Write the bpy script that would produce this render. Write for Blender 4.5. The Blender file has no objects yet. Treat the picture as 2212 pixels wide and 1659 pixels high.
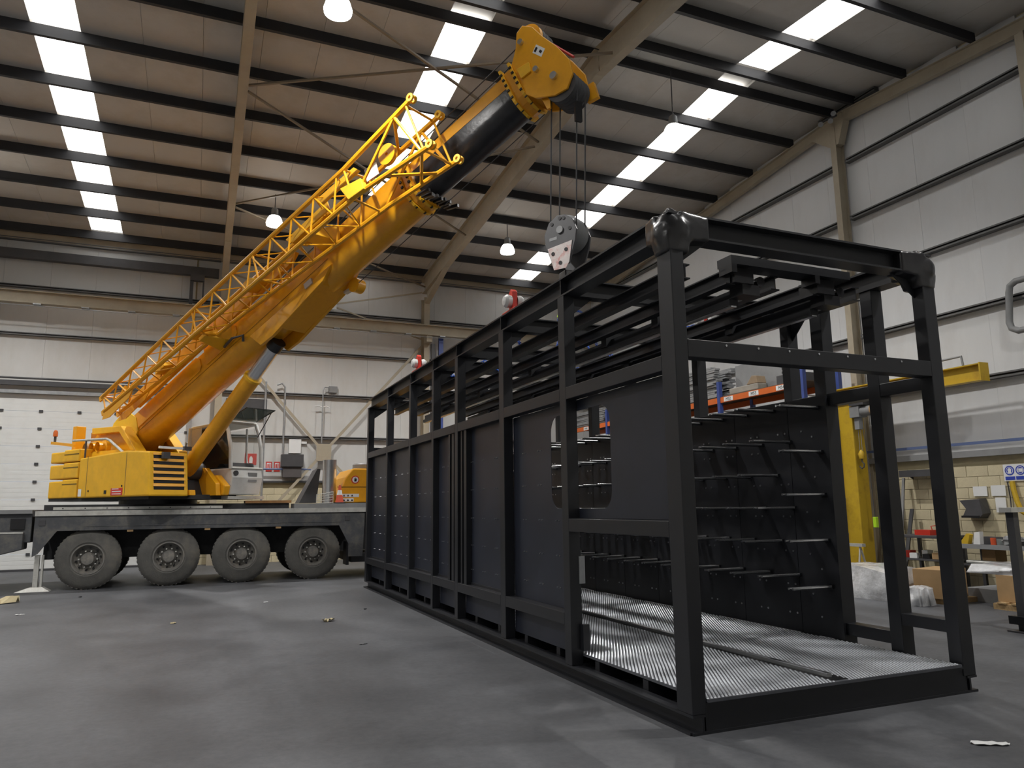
import bpy, bmesh, math, random
import numpy as np
from mathutils import Vector, Matrix
random.seed(7)
SC = bpy.context.scene
COL = SC.collection
R_ = math.radians

# ------------------------------------------------------------------ camera
FPX, YAW, PITCH, ROLL, CAMZ = 1594.6, R_(22.798), R_(9.42), R_(-0.684), 1.65
def cam_matrix():
    fwd = Vector((math.sin(YAW)*math.cos(PITCH), math.cos(YAW)*math.cos(PITCH), math.sin(PITCH)))
    rt = Vector((math.cos(YAW), -math.sin(YAW), 0)); up = rt.cross(fwd)
    r = rt*math.cos(ROLL) + up*math.sin(ROLL); u = -rt*math.sin(ROLL) + up*math.cos(ROLL)
    return Matrix(((r.x, u.x, -fwd.x, 0), (r.y, u.y, -fwd.y, 0), (r.z, u.z, -fwd.z, CAMZ), (0, 0, 0, 1)))
cd = bpy.data.cameras.new('camera'); cam = bpy.data.objects.new('camera', cd); COL.objects.link(cam)
cam.matrix_world = cam_matrix()
cd.sensor_width = 36; cd.lens = FPX/2212*36; cd.clip_start = .05; cd.clip_end = 200
SC.camera = cam
# ------------------------------------------------------------------ world, exposure
w = bpy.data.worlds.new('world'); SC.world = w; w.use_nodes = True
w.node_tree.nodes['Background'].inputs[0].default_value = (.75, .85, 1, 1)
w.node_tree.nodes['Background'].inputs[1].default_value = .6
SC.view_settings.view_transform = 'Standard'; SC.view_settings.look = 'None'
SC.view_settings.gamma = 1; SC.view_settings.use_curve_mapping = False
SC.view_settings.exposure = 0.0
SKY_GLOW = 3.4        # translucent rooflights lit by daylight
LAMP_W = 2100.0         # each high-bay lamp

# ------------------------------------------------------------------ materials
MATS = {}
def mat(name, col, rough=.5, metal=0., var=.12, scale=3., bump=0., bscale=60., dirt=None, dirt_amt=0., dscale=1.2, spec=.5, stretch=None, coat=0.):
    if name in MATS: return MATS[name]
    m = bpy.data.materials.new(name); m.use_nodes = True; nt = m.node_tree; N = nt.nodes; L = nt.links
    b = N['Principled BSDF']; b.inputs['Roughness'].default_value = rough; b.inputs['Metallic'].default_value = metal
    b.inputs['Specular IOR Level'].default_value = spec
    if coat: b.inputs['Coat Weight'].default_value = coat; b.inputs['Coat Roughness'].default_value = .15
    tc = N.new('ShaderNodeTexCoord'); src = tc.outputs['Object']
    if stretch:
        mp = N.new('ShaderNodeMapping'); mp.inputs['Scale'].default_value = stretch; L.new(src, mp.inputs[0]); src = mp.outputs[0]
    nz = N.new('ShaderNodeTexNoise'); nz.inputs['Scale'].default_value = scale; nz.inputs['Detail'].default_value = 6; nz.inputs['Roughness'].default_value = .62
    L.new(src, nz.inputs['Vector'])
    rp = N.new('ShaderNodeValToRGB'); rp.color_ramp.elements[0].position = .3; rp.color_ramp.elements[1].position = .7
    c = col
    rp.color_ramp.elements[0].color = (c[0]*(1-var), c[1]*(1-var), c[2]*(1-var), 1)
    rp.color_ramp.elements[1].color = (min(1, c[0]*(1+var)), min(1, c[1]*(1+var)), min(1, c[2]*(1+var)), 1)
    L.new(nz.outputs['Fac'], rp.inputs[0]); out = rp.outputs[0]
    if dirt:
        n2 = N.new('ShaderNodeTexNoise'); n2.inputs['Scale'].default_value = dscale; n2.inputs['Detail'].default_value = 8; n2.inputs['Roughness'].default_value = .7
        L.new(src, n2.inputs['Vector'])
        r2 = N.new('ShaderNodeValToRGB'); r2.color_ramp.elements[0].position = .48; r2.color_ramp.elements[1].position = .68
        r2.color_ramp.elements[0].color = (0, 0, 0, 1); r2.color_ramp.elements[1].color = (dirt_amt,)*3 + (1,)
        L.new(n2.outputs['Fac'], r2.inputs[0])
        mx = N.new('ShaderNodeMix'); mx.data_type = 'RGBA'; L.new(r2.outputs[0], mx.inputs['Factor']); L.new(out, mx.inputs['A']); mx.inputs['B'].default_value = (*dirt, 1)
        out = mx.outputs['Result']
    L.new(out, b.inputs['Base Color'])
    if bump:
        n3 = N.new('ShaderNodeTexNoise'); n3.inputs['Scale'].default_value = bscale; n3.inputs['Detail'].default_value = 5; L.new(src, n3.inputs['Vector'])
        bp = N.new('ShaderNodeBump'); bp.inputs['Strength'].default_value = bump; bp.inputs['Distance'].default_value = .02
        L.new(n3.outputs['Fac'], bp.inputs['Height']); L.new(bp.outputs[0], b.inputs['Normal'])
    MATS[name] = m; return m
def glow(name, col, st):
    if name in MATS: return MATS[name]
    m = bpy.data.materials.new(name); m.use_nodes = True
    b = m.node_tree.nodes['Principled BSDF']; b.inputs['Base Color'].default_value = (*col, 1)
    b.inputs['Emission Color'].default_value = (*col, 1); b.inputs['Emission Strength'].default_value = st
    MATS[name] = m; return m
def glass(name, col=(.9, .95, .93), alpha=.25, rough=.05):
    if name in MATS: return MATS[name]
    m = bpy.data.materials.new(name); m.use_nodes = True; nt = m.node_tree
    b = nt.nodes['Principled BSDF']; b.inputs['Base Color'].default_value = (*col, 1); b.inputs['Roughness'].default_value = rough
    b.inputs['Alpha'].default_value = alpha
    MATS[name] = m; return m

YEL = mat('crane_yellow', (.80, .37, .010), .34, var=.07, scale=2.2, dirt=(.48, .20, .01), dirt_amt=.25, dscale=2.5, coat=.2)
YEL2 = mat('crane_yellow_pale', (.84, .46, .018), .42, var=.08, scale=2.0, dirt=(.55, .30, .03), dirt_amt=.3, dscale=3)
BOOMB = mat('greased_black', (.018, .019, .022), .30, var=.4, scale=4, bump=.3, bscale=8, stretch=(1, 1, 1))
DARKST = mat('module_black_paint', (.0125, .0135, .017), .40, var=.15, scale=3, spec=.5)
DARKPL = mat('module_panel_paint', (.017, .020, .031), .38, var=.18, scale=2.2, spec=.5)
STEEL = mat('bright_steel', (.62, .63, .65), .28, metal=1, var=.08)
CHROME = mat('zinc_rod', (.95, .96, .97), .18, metal=.95, var=.02)
GALV = mat('galvanised', (.36, .37, .38), .5, metal=.6, var=.15, scale=9)
PLATE = mat('zinc_plate', (.10, .105, .12), .5, metal=.3, var=.25, scale=1.6)
DIMPLE = mat('zinc_dimples', (.72, .75, .80), .30, metal=.5, var=.2, scale=1.6)
CHASS = mat('chassis_grey', (.078, .082, .090), .6, var=.2, scale=3, dirt=(.20, .18, .14), dirt_amt=.5, dscale=3)
CHASSD = mat('chassis_dark', (.03, .031, .034), .65, var=.3, scale=4)
ALU = mat('worn_aluminium', (.58, .58, .55), .45, metal=.3, var=.12, scale=6, dirt=(.3, .28, .24), dirt_amt=.4, dscale=5)
RUBBER = mat('dusty_rubber', (.10, .098, .092), .85, var=.2, scale=3, dirt=(.17, .155, .13), dirt_amt=.7, dscale=2.5, bump=.25, bscale=40)
RIM = mat('dusty_rim', (.16, .155, .145), .6, var=.25, scale=8, dirt=(.30, .27, .22), dirt_amt=.5, dscale=5)
BEIGE = mat('beige_steel', (.40, .35, .265), .55, var=.08, scale=2, dirt=(.30, .24, .17), dirt_amt=.35, dscale=1.5)
PURL = mat('shaded_purlin', (.022, .022, .025), .6, metal=.0, var=.2, scale=2)  # galvanised purlins; their backlit shade is put into a near-black base colour
GIRT = mat('grey_girt', (.13, .13, .13), .55, metal=.2, var=.15, scale=2)
WALLP = mat('wall_panel_grey', (.60, .60, .59), .55, var=.05, scale=.8, dirt=(.48, .46, .42), dirt_amt=.4, dscale=.9, stretch=(1, 1, .35))
WALLP2 = mat('wall_panel_gable', (.66, .67, .68), .5, var=.05, scale=.8, dirt=(.52, .51, .50), dirt_amt=.35, dscale=1.1, stretch=(1, 1, .3))
ROOFP = mat('roof_liner_grey', (.56, .54, .51), .6, var=.05, scale=.6, dirt=(.38, .34, .28), dirt_amt=.4, dscale=.7)
BLOCK = mat('cream_block', (.62, .55, .37), .8, var=.08, scale=5, dirt=(.42, .36, .25), dirt_amt=.55, dscale=1.1, bump=.25, bscale=50)
MORTAR = mat('cream_mortar', (.53, .47, .31), .9, var=.1)
DOORW = mat('door_white', (.74, .75, .74), .5, var=.03, scale=1, dirt=(.6, .6, .57), dirt_amt=.3)
WHITE = mat('cab_white', (.72, .73, .72), .4, var=.04, dirt=(.5, .49, .45), dirt_amt=.4, dscale=3)
PAPER = mat('paper_white', (.75, .76, .76), .7, var=.03)
BLACK = mat('black_plastic', (.012, .012, .014), .35, var=.2)
WRAPB = mat('black_film', (.016, .016, .018), .28, var=.3, scale=6, bump=.25, bscale=9, coat=.3)
RED = mat('red_paint', (.55, .035, .02), .4, var=.08)
ORANGE = mat('rack_orange', (.62, .13, .02), .45, var=.08)
BLUE = mat('rack_blue', (.04, .07, .26), .45, var=.1)
CHBLUE = mat('chain_blue', (.01, .09, .50), .35, var=.1)
LIME = mat('lime_hook', (.45, .75, .03), .4, var=.05)
CARD = mat('cardboard', (.42, .27, .13), .8, var=.1, scale=4)
WOOD = mat('pallet_wood', (.40, .27, .13), .8, var=.2, scale=5, stretch=(1, 8, 8))
YJIB = mat('hoist_yellow', (.58, .38, .02), .5, var=.12, scale=2, dirt=(.28, .17, .02), dirt_amt=.6, dscale=2)
GREYD = mat('dark_grey', (.06, .06, .065), .5, var=.15)
GREYM = mat('mid_grey', (.24, .245, .25), .5, var=.12)
SIGNB = mat('sign_blue', (.03, .06, .42), .5, var=.05)
SIGNR = mat('sign_red', (.60, .04, .03), .5, var=.05)
ROPE = mat('steel_rope', (.06, .06, .065), .5, metal=.5, var=.2)
FILM = mat('stretch_film', (.66, .67, .69), .14, var=.25, scale=3, bump=.9, bscale=7, dirt=(.22, .21, .19), dirt_amt=.6, dscale=2.5, coat=.6)
GLS = glass('clear_glass', (.75, .85, .8), .14)
GLSD = glass('tinted_glass', (.008, .011, .012), .96, .06)
GLSG = glass('green_glass', (.05, .085, .07), .72, .06)
SKYL = glow('rooflight_glow', (1, .99, .97), SKY_GLOW)
BULB = glow('lamp_glow', (1, .97, .90), 12)

def floor_mat():
    m = bpy.data.materials.new('concrete_floor'); m.use_nodes = True; nt = m.node_tree; N = nt.nodes; L = nt.links
    b = N['Principled BSDF']
    tc = N.new('ShaderNodeTexCoord')
    a = N.new('ShaderNodeTexNoise'); a.inputs['Scale'].default_value = .55; a.inputs['Detail'].default_value = 9; a.inputs['Roughness'].default_value = .65
    c = N.new('ShaderNodeTexNoise'); c.inputs['Scale'].default_value = 14; c.inputs['Detail'].default_value = 8; c.inputs['Roughness'].default_value = .7
    L.new(tc.outputs['Object'], a.inputs[0]); L.new(tc.outputs['Object'], c.inputs[0])
    mx = N.new('ShaderNodeMix'); mx.inputs['Factor'].default_value = .4; L.new(a.outputs['Fac'], mx.inputs['A']); L.new(c.outputs['Fac'], mx.inputs['B'])
    rp = N.new('ShaderNodeValToRGB'); e = rp.color_ramp.elements
    e[0].position = .34; e[0].color = (.046, .049, .056, 1); e[1].position = .66; e[1].color = (.118, .122, .132, 1)
    L.new(mx.outputs['Result'], rp.inputs[0])
    # long swirled trowel and tyre marks
    wv = N.new('ShaderNodeTexWave'); wv.inputs['Scale'].default_value = .22; wv.inputs['Distortion'].default_value = 9; wv.inputs['Detail'].default_value = 4
    L.new(tc.outputs['Object'], wv.inputs[0])
    r2 = N.new('ShaderNodeMapRange'); r2.inputs['To Min'].default_value = .86; r2.inputs['To Max'].default_value = 1.06; L.new(wv.outputs['Fac'], r2.inputs[0])
    ml = N.new('ShaderNodeMix'); ml.data_type = 'RGBA'; ml.blend_type = 'MULTIPLY'; ml.inputs['Factor'].default_value = 1
    L.new(rp.outputs[0], ml.inputs['A']); L.new(r2.outputs[0], ml.inputs['B'])
    L.new(ml.outputs['Result'], b.inputs['Base Color'])
    rr = N.new('ShaderNodeMapRange'); rr.inputs['To Min'].default_value = .42; rr.inputs['To Max'].default_value = .66; L.new(a.outputs['Fac'], rr.inputs[0]); L.new(rr.outputs[0], b.inputs['Roughness'])
    bp = N.new('ShaderNodeBump'); bp.inputs['Strength'].default_value = .12; bp.inputs['Distance'].default_value = .01; L.new(c.outputs['Fac'], bp.inputs['Height']); L.new(bp.outputs[0], b.inputs['Normal'])
    return m
FLOORM = floor_mat()

# ------------------------------------------------------------------ mesh helpers
OFF = {}      # object -> accumulated origin in its thing's frame
def V(*a): return Vector(a)
class MB:
    def __init__(s): s.v = []; s.f = []; s.m = []
    def add(s, vs, fs, mi=0):
        o = len(s.v); s.v += [tuple(p) for p in vs]
        for f in fs: s.f.append(tuple(i+o for i in f)); s.m.append(mi)
        return s
    def box(s, x0, x1, y0, y1, z0, z1, mi=0):
        return s.add([(x0,y0,z0),(x1,y0,z0),(x1,y1,z0),(x0,y1,z0),(x0,y0,z1),(x1,y0,z1),(x1,y1,z1),(x0,y1,z1)],
                     [(3,2,1,0),(4,5,6,7),(0,1,5,4),(1,2,6,5),(2,3,7,6),(3,0,4,7)], mi)
    def beam(s, p0, p1, w, h, up=(0,0,1), mi=0):
        p0 = Vector(p0); p1 = Vector(p1); d = (p1-p0).normalized(); up = Vector(up)
        sd = d.cross(up)
        if sd.length < 1e-4: sd = d.cross(Vector((1,0,0)))
        sd.normalize(); u = sd.cross(d); a = sd*w/2; b = u*h/2
        return s.add([p0-a-b, p0+a-b, p0+a+b, p0-a+b, p1-a-b, p1+a-b, p1+a+b, p1-a+b],
                     [(0,1,2,3),(7,6,5,4),(0,4,5,1),(1,5,6,2),(2,6,7,3),(3,7,4,0)], mi)
    def prism(s, A, B, mi=0):
        n = len(A); return s.add(list(A)+list(B), [tuple(range(n))[::-1], tuple(range(n, 2*n))] + [(i,(i+1)%n,(i+1)%n+n,i+n) for i in range(n)], mi)
    def ibeam(s, p0, p1, w, h, tf, tw, up=(0,0,1), mi=0):
        p0 = Vector(p0); p1 = Vector(p1); d = (p1-p0).normalized(); sd = d.cross(Vector(up)).normalized(); u = sd.cross(d)
        pr = [(-w/2,-h/2),(w/2,-h/2),(w/2,-h/2+tf),(tw/2,-h/2+tf),(tw/2,h/2-tf),(w/2,h/2-tf),(w/2,h/2),(-w/2,h/2),(-w/2,h/2-tf),(-tw/2,h/2-tf),(-tw/2,-h/2+tf),(-w/2,-h/2+tf)]
        A = [p0+sd*x+u*y for x,y in pr]; B = [p1+sd*x+u*y for x,y in pr]; n = 12; o = A+B
        caps = [(0,1,2,3,10,11),(4,5,6,7,8,9),(3,4,9,10)]
        s.add(o, [(i,(i+1)%n,(i+1)%n+n,i+n) for i in range(n)] + [c[::-1] for c in caps] + [tuple(k+12 for k in c) for c in caps], mi)
        return s
    def cyl(s, p0, p1, r0, r1=None, n=14, cap=True, mi=0):
        r1 = r0 if r1 is None else r1
        p0 = Vector(p0); p1 = Vector(p1); d = (p1-p0).normalized(); t = Vector((0,0,1)) if abs(d.z) < .9 else Vector((1,0,0))
        a = d.cross(t).normalized(); b = d.cross(a)
        A = [p0+(a*math.cos(q)+b*math.sin(q))*r0 for q in [2*math.pi*i/n for i in range(n)]]
        B = [p1+(a*math.cos(q)+b*math.sin(q))*r1 for q in [2*math.pi*i/n for i in range(n)]]
        fs = [(i,(i+1)%n,(i+1)%n+n,i+n) for i in range(n)]
        if cap: fs += [tuple(range(n))[::-1], tuple(range(n,2*n))]
        return s.add(A+B, fs, mi)
    def lathe(s, prof, org, axis, n=24, mi=0):
        org = Vector(org); d = Vector(axis).normalized(); t = Vector((0,0,1)) if abs(d.z) < .9 else Vector((1,0,0))
        a = d.cross(t).normalized(); b = d.cross(a); vs = []; k = len(prof)
        for i in range(n):
            q = 2*math.pi*i/n; e = a*math.cos(q)+b*math.sin(q)
            vs += [org+d*h+e*r for h, r in prof]
        fs = [(i*k+j, i*k+j+1, ((i+1)%n)*k+j+1, ((i+1)%n)*k+j) for i in range(n) for j in range(k-1)]
        return s.add(vs, fs, mi)
    def tube(s, path, r, n=8, mi=0, closed=False):
        P = [Vector(p) for p in path]; m = len(P); vs = []; prev = None
        for i in range(m):
            if closed: d = (P[(i+1)%m]-P[i-1]).normalized()
            else: d = ((P[min(i+1,m-1)]-P[i]).normalized() + (P[i]-P[max(i-1,0)]).normalized()).normalized()
            if prev is None:
                t = Vector((0,0,1)) if abs(d.z) < .9 else Vector((1,0,0)); a = d.cross(t).normalized()
            else: a = (prev - d*prev.dot(d)).normalized()
            prev = a; b = d.cross(a)
            vs += [P[i]+(a*math.cos(q)+b*math.sin(q))*r for q in [2*math.pi*j/n for j in range(n)]]
        fs = []
        for i in range(m if closed else m-1):
            i2 = (i+1) % m
            fs += [(i*n+j, i*n+(j+1)%n, i2*n+(j+1)%n, i2*n+j) for j in range(n)]
        if not closed: fs += [tuple(range(n))[::-1], tuple(range((m-1)*n, m*n))]
        return s.add(vs, fs, mi)
    def xf(s, fn): s.v = [tuple(fn(*p)) for p in s.v]; return s
    def obj(s, name, mats, parent=None, smooth=False, bevel=0, recalc=True, origin=None):
        mats = mats if isinstance(mats, (list, tuple)) else [mats]
        arr = np.array(s.v, dtype=float)
        if origin is None:
            c = (arr.min(0)+arr.max(0))/2
            if parent is None: c[2] = arr[:,2].min()
        else: c = np.array(origin, dtype=float)
        me = bpy.data.meshes.new(name); me.from_pydata((arr-c).tolist(), [], s.f)
        for q in mats: me.materials.append(q)
        if len(mats) > 1: me.polygons.foreach_set('material_index', s.m)
        if recalc:
            bm = bmesh.new(); bm.from_mesh(me); bmesh.ops.recalc_face_normals(bm, faces=bm.faces); bm.to_mesh(me); bm.free()
        if smooth:
            me.polygons.foreach_set('use_smooth', [True]*len(me.polygons)); me.set_sharp_from_angle(angle=R_(38))
        me.update()
        o = bpy.data.objects.new(name, me); COL.objects.link(o)
        po = OFF.get(parent, np.zeros(3)) if parent is not None else np.zeros(3)
        o.location = tuple(c-po); OFF[o] = c if parent is not None else c
        if parent is not None: o.parent = parent
        if bevel:
            bv = o.modifiers.new('bevel', 'BEVEL'); bv.width = bevel; bv.segments = 2; bv.limit_method = 'ANGLE'; bv.angle_limit = R_(40)
        return o
def tag(o, label=None, cat=None, group=None, kind=None):
    if label: o['label'] = label
    if cat: o['category'] = cat
    if group: o['group'] = group
    if kind: o['kind'] = kind
    return o
def empty(name, loc, rz=0, label=None, cat=None, group=None, kind=None, world_coords=True):
    """root of a thing; with world_coords the parts are given in world coordinates, else in the thing's own frame"""
    o = bpy.data.objects.new(name, None); COL.objects.link(o); o.location = loc; o.rotation_euler = (0,0,rz); o.empty_display_size = .2
    OFF[o] = np.array(loc, dtype=float) if world_coords else np.zeros(3)
    return tag(o, label, cat, group, kind)
def dup(o, loc, parent=None, label=None, rz=None):
    """copy of an object sharing its mesh, with its children and their children"""
    c = o.copy(); COL.objects.link(c); c.location = loc; c.parent = parent
    if rz is not None: c.rotation_euler = (0,0,rz)
    if label: c['label'] = label
    for ch in o.children:
        k = ch.copy(); COL.objects.link(k); k.parent = c
        for g in ch.children:
            k2 = g.copy(); COL.objects.link(k2); k2.parent = k
    return c
def text(name, s, size, loc, rot, material, parent=None, align='CENTER', extrude=.001):
    cu = bpy.data.curves.new(name, 'FONT'); cu.body = s; cu.size = size; cu.align_x = align; cu.align_y = 'CENTER'; cu.extrude = extrude
    t = bpy.data.objects.new(name, cu); COL.objects.link(t); bpy.context.view_layer.update()
    me = bpy.data.meshes.new_from_object(t); bpy.data.objects.remove(t); me.materials.clear(); me.materials.append(material)
    o = bpy.data.objects.new(name, me); COL.objects.link(o)
    po = OFF.get(parent, np.zeros(3)) if parent is not None else np.zeros(3)
    o.location = tuple(np.array(loc)-po); o.rotation_euler = rot; OFF[o] = np.array(loc, float)
    if parent is not None: o.parent = parent
    return o
def loft(P0, P1, t): return tuple(a+(b-a)*t for a, b in zip(P0, P1))
# ================================================================== THE HALL
XG, YB, XW, YF = 14.0, 25.1, -20.4, -1.6       # gable, back wall, far left wall, front wall
YR, ZR, SL = 12.1, 10.95, .085                 # ridge, underside of purlins at the ridge, roof slope
def zp(y): return ZR - SL*abs(y-YR)            # underside of purlins
fl = MB(); fl.add([(XW-.3,YF-.3,0),(XG+.3,YF-.3,0),(XG+.3,YB+.3,0),(XW-.3,YB+.3,0),(XW-.3,YF-.3,-.2),(XG+.3,YF-.3,-.2),(XG+.3,YB+.3,-.2),(XW-.3,YB+.3,-.2)],
        [(0,1,2,3),(7,6,5,4),(0,4,5,1),(1,5,6,2),(2,6,7,3),(3,7,4,0)])
tag(fl.obj('floor', FLOORM, origin=(0,0,0)), 'grey power-floated concrete floor of the hall', kind='structure')

def blocks(parent, axis, lo, hi, fixed, zlo, zhi, out, rest_lo, rest_hi, rest_z=(0, 2.5)):
    """cream block courses: singles in the visible stretch, the rest one part"""
    bl, bh, g, t = .44, .212, .007, .022
    proto = None; rest = MB()
    nrow = int(2.54/bh)
    for r in range(nrow):
        z0 = r*bh; sh = (r % 2)*bl/2
        k0 = int(math.floor((rest_lo-sh)/bl)); k1 = int(math.ceil((rest_hi-sh)/bl))
        for k in range(k0, k1):
            a = k*bl+sh
            if a < rest_lo-1e-6 or a+bl > rest_hi+1e-6: continue
            single = lo <= a and a+bl <= hi and z0 >= zlo and z0+bh <= zhi
            dx = random.uniform(-.003, .004)
            if axis == 'y': bx = (fixed-t+dx, fixed+.05, a+g/2, a+bl-g/2, z0+g/2, z0+bh-g/2)
            else: bx = (a+g/2, a+bl-g/2, fixed-t+dx, fixed+.05, z0+g/2, z0+bh-g/2)
            if single:
                if proto is None: proto = MB().box(*bx).obj('block', BLOCK, parent, bevel=.004)
                else: dup(proto, tuple(np.array([(bx[0]+bx[1])/2, (bx[2]+bx[3])/2, (bx[4]+bx[5])/2])-OFF[parent]), parent)
            else: rest.box(*bx)
    tag(rest.obj('block_courses', BLOCK, parent), kind='stuff')

# ---- back wall -----------------------------------------------------------
DX0, DX1, DZ = -5.95, -.45, 5.06               # sectional door opening
wb = MB()
wb.box(XW, DX0, YB+.06, YB+.3, 0, 10.4); wb.box(DX1, XG, YB+.06, YB+.3, 0, 10.4); wb.box(DX0, DX1, YB+.06, YB+.3, DZ, 10.4)
wall_back = tag(wb.obj('wall_back', MORTAR), 'grey clad back wall above a cream block base', kind='structure')
x = -4.48-1.2*13
seams = []
while x < XG: seams.append(x); x += 1.2
for i, a in enumerate(seams):
    b = min(a+1.2, XG-.02); a = max(a, XW)
    z0 = 2.56
    if b <= DX1+.2 and a >= DX0-1.0: z0 = DZ+.12
    elif a < DX1 < b: z0 = 2.56; MB().box(a+.006, DX1-.02, YB, YB+.07, DZ+.12, 10.35).obj('wall_panel', WALLP, wall_back); a = DX1+.03
    elif a < DX0 < b: MB().box(DX0, b-.006, YB, YB+.07, DZ+.12, 10.35).obj('wall_panel', WALLP, wall_back); b = DX0
    if b-a > .05: MB().box(a+.002, b-.002, YB+random.uniform(-.002,.003), YB+.07, z0, 10.35).obj('wall_panel', WALLP, wall_back)
def girt(parent, p0, p1, h=.085, dpt=.14, inward=(0,-1,0)):
    m = MB(); p0 = Vector(p0); p1 = Vector(p1); n = Vector(inward)
    m.prism([p0+n*a+Vector((0,0,z)) for a,z in ((0,0),(dpt,0),(dpt,h*.35),(dpt-.012,h*.35),(dpt-.012,.012),(0,.012))],
            [p1+n*a+Vector((0,0,z)) for a,z in ((0,0),(dpt,0),(dpt,h*.35),(dpt-.012,h*.35),(dpt-.012,.012),(0,.012))])
    m.prism([p0+n*a+Vector((0,0,z)) for a,z in ((0,h),(dpt,h),(dpt,h*.7),(dpt-.012,h*.7),(dpt-.012,h-.012),(0,h-.012))],
            [p1+n*a+Vector((0,0,z)) for a,z in ((0,h),(dpt,h),(dpt,h*.7),(dpt-.012,h*.7),(dpt-.012,h-.012),(0,h-.012))])
    m.beam(p0+n*.008+Vector((0,0,h/2)), p1+n*.008+Vector((0,0,h/2)), .012, h)
    return m.obj('girt', GIRT, parent)
GZ = [3.93, 5.34, 6.78, 8.22, 9.66]
for z in GZ:
    for a, b in ((XW, -6.45), (-6.2, .25), (.5, 7.0), (7.25, XG-.2)):
        if z < DZ and a < DX0+.1 and b > DX1-.8 and b < 1: continue
        girt(wall_back, (a, YB, z), (b, YB, z))
# flashing over block base
MB().box(DX1+.05, XG-.05, YB-.10, YB, 2.50, 2.56).obj('base_rail', GREYD, wall_back)
MB().box(XW, DX0, YB-.10, YB, 2.50, 2.56).obj('base_rail', GREYD, wall_back)
blocks(wall_back, 'x', .9, 4.6, YB+.03, 1.25, 2.6, -1, DX1+.1, XG-.05)
# door lintel and steel header
MB().box(DX0-.1, DX1+.3, YB-.12, YB-.002, DZ, DZ+.10).obj('door_header', GALV, wall_back)
MB().box(DX0-.1, DX1+.3, YB-.22, YB-.125, DZ+.22, DZ+.36).obj('door_track_beam', GREYD, wall_back)
MB().tube([(DX0-.1, YB-.16, DZ+.44), (DX1+.3, YB-.16, DZ+.44)], .03).obj('door_spring_shaft', GREYD, wall_back)
# columns (portal legs) and flat-bar bracing
FR = [(-13.1, ''), (-6.35, ''), (.38, ''), (7.12, '')]
for xc, _ in FR:
    MB().ibeam((xc, YB-.24, 0), (xc, YB-.24, 9.05), .20, .40, .016, .012, up=(0,1,0)).obj('column', BEIGE, wall_back)
def brace(parent, p0, p1, w=.09, t=.02, up=(0,1,0), m=BEIGE):
    return MB().beam(p0, p1, w, t, up=up).obj('brace', m, parent)
yb = YB-.20
brace(wall_back, (.48, yb, 7.15), (3.62, yb, 3.58)); brace(wall_back, (3.78, yb, 3.38), (6.95, yb, .1))
brace(wall_back, (7.05, yb, 7.35), (3.78, yb, 3.58)); brace(wall_back, (3.62, yb, 3.38), (.75, yb, .1))
MB().box(3.46, 3.94, yb-.02, yb+.01, 3.2, 3.76).obj('gusset_plate', BEIGE, wall_back)
brace(wall_back, (3.85, yb, 8.54), (7.0, yb, 9.28), .05, .03); brace(wall_back, (3.85, yb, 8.48), (7.0, yb, 7.55), .05, .03)
brace(wall_back, (3.55, yb, 8.54), (.5, yb, 9.28), .05, .03); brace(wall_back, (3.55, yb, 8.48), (.5, yb, 7.55), .05, .03)
MB().box(3.42, 3.98, yb-.02, yb+.02, 8.36, 8.66).obj('gusset_plate', PAPER, wall_back)

# ---- sectional door ------------------------------------------------------
door = tag(empty('door_1', (DX0, YB, 0)), 'white sectional overhead door in the back wall', kind='structure')
zs = [0, .47] + [.98+.512*i for i in range(8)] + [DZ]
hinge = None
for a, b in zip(zs[:-1], zs[1:]):
    pn = MB(); pn.box(DX0, DX1, YB+.03, YB+.07, a+.004, b-.004)
    for k in range(1, 4):
        zz = a+(b-a)*k/4; pn.box(DX0, DX1, YB+.0275, YB+.03, zz-.05, zz+.04)
    d = pn.obj('door_panel', DOORW, door)
    if b < DZ:
        for k in range(6):
            hx = DX0+.55+k*.98
            hb = (hx-.05, hx+.05, YB+.0, YB+.03, b-.035, b+.035)
            if hinge is None: hinge = MB().box(*hb).obj('hinge', GREYD, door)
            else: dup(hinge, tuple(np.array([hx, YB+.015, b])-OFF[door]), door)
for xx in (DX0-.05, DX1+.04): MB().box(xx-.06, xx+.06, YB-.08, YB+.02, 0, DZ).obj('door_track', GALV, door)
MB().box(DX0, DX1, YB+.0, YB+.06, 0.0, .06).obj('bottom_seal', GREYD, door)

# ---- gable wall ----------------------------------------------------------
wg = MB(); wg.prism([(XG+.06, YF, 0), (XG+.06, YB+.3, 0), (XG+.06, YB+.3, 10.4), (XG+.06, YR, 11.5), (XG+.06, YF, 10.3)],
                    [(XG+.3, YF, 0), (XG+.3, YB+.3, 0), (XG+.3, YB+.3, 10.4), (XG+.3, YR, 11.5), (XG+.3, YF, 10.3)])
wall_right = tag(wg.obj('wall_right', MORTAR), 'grey clad gable wall above a cream block base', kind='structure')
y = YF+.1
while y < YB:
    b = min(y+1.2, YB)
    zt = min(zp(y), zp(b))+.3
    MB().box(XG-.002+random.uniform(0,.004), XG+.07, y+.002, b-.002, 2.62, zt).obj('wall_panel', WALLP2, wall_right); y += 1.2
for z in GZ+[11.0]:
    for a, b in ((YF, 3.4), (3.7, 7.75), (8.05, 12.2), (12.5, 24.9)):
        if z > 10.5 and not (a > 8): continue
        if z > 10.5: a, b = 11.2, 12.9
        girt(wall_right, (XG, a, z+.02), (XG, b, z+.02), h=.10, dpt=.15, inward=(-1,0,0))
        if z > 10.5: break
MB().box(XG-.12, XG, YF, YB-.1, 2.50, 2.62).obj('base_rail', GREYM, wall_right)
MB().box(XG-.16, XG-.12, YF, YB-.3, 2.735, 2.79).obj('cable_tray', mat('tray_blue', (.10, .14, .28), .5), wall_right)
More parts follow.
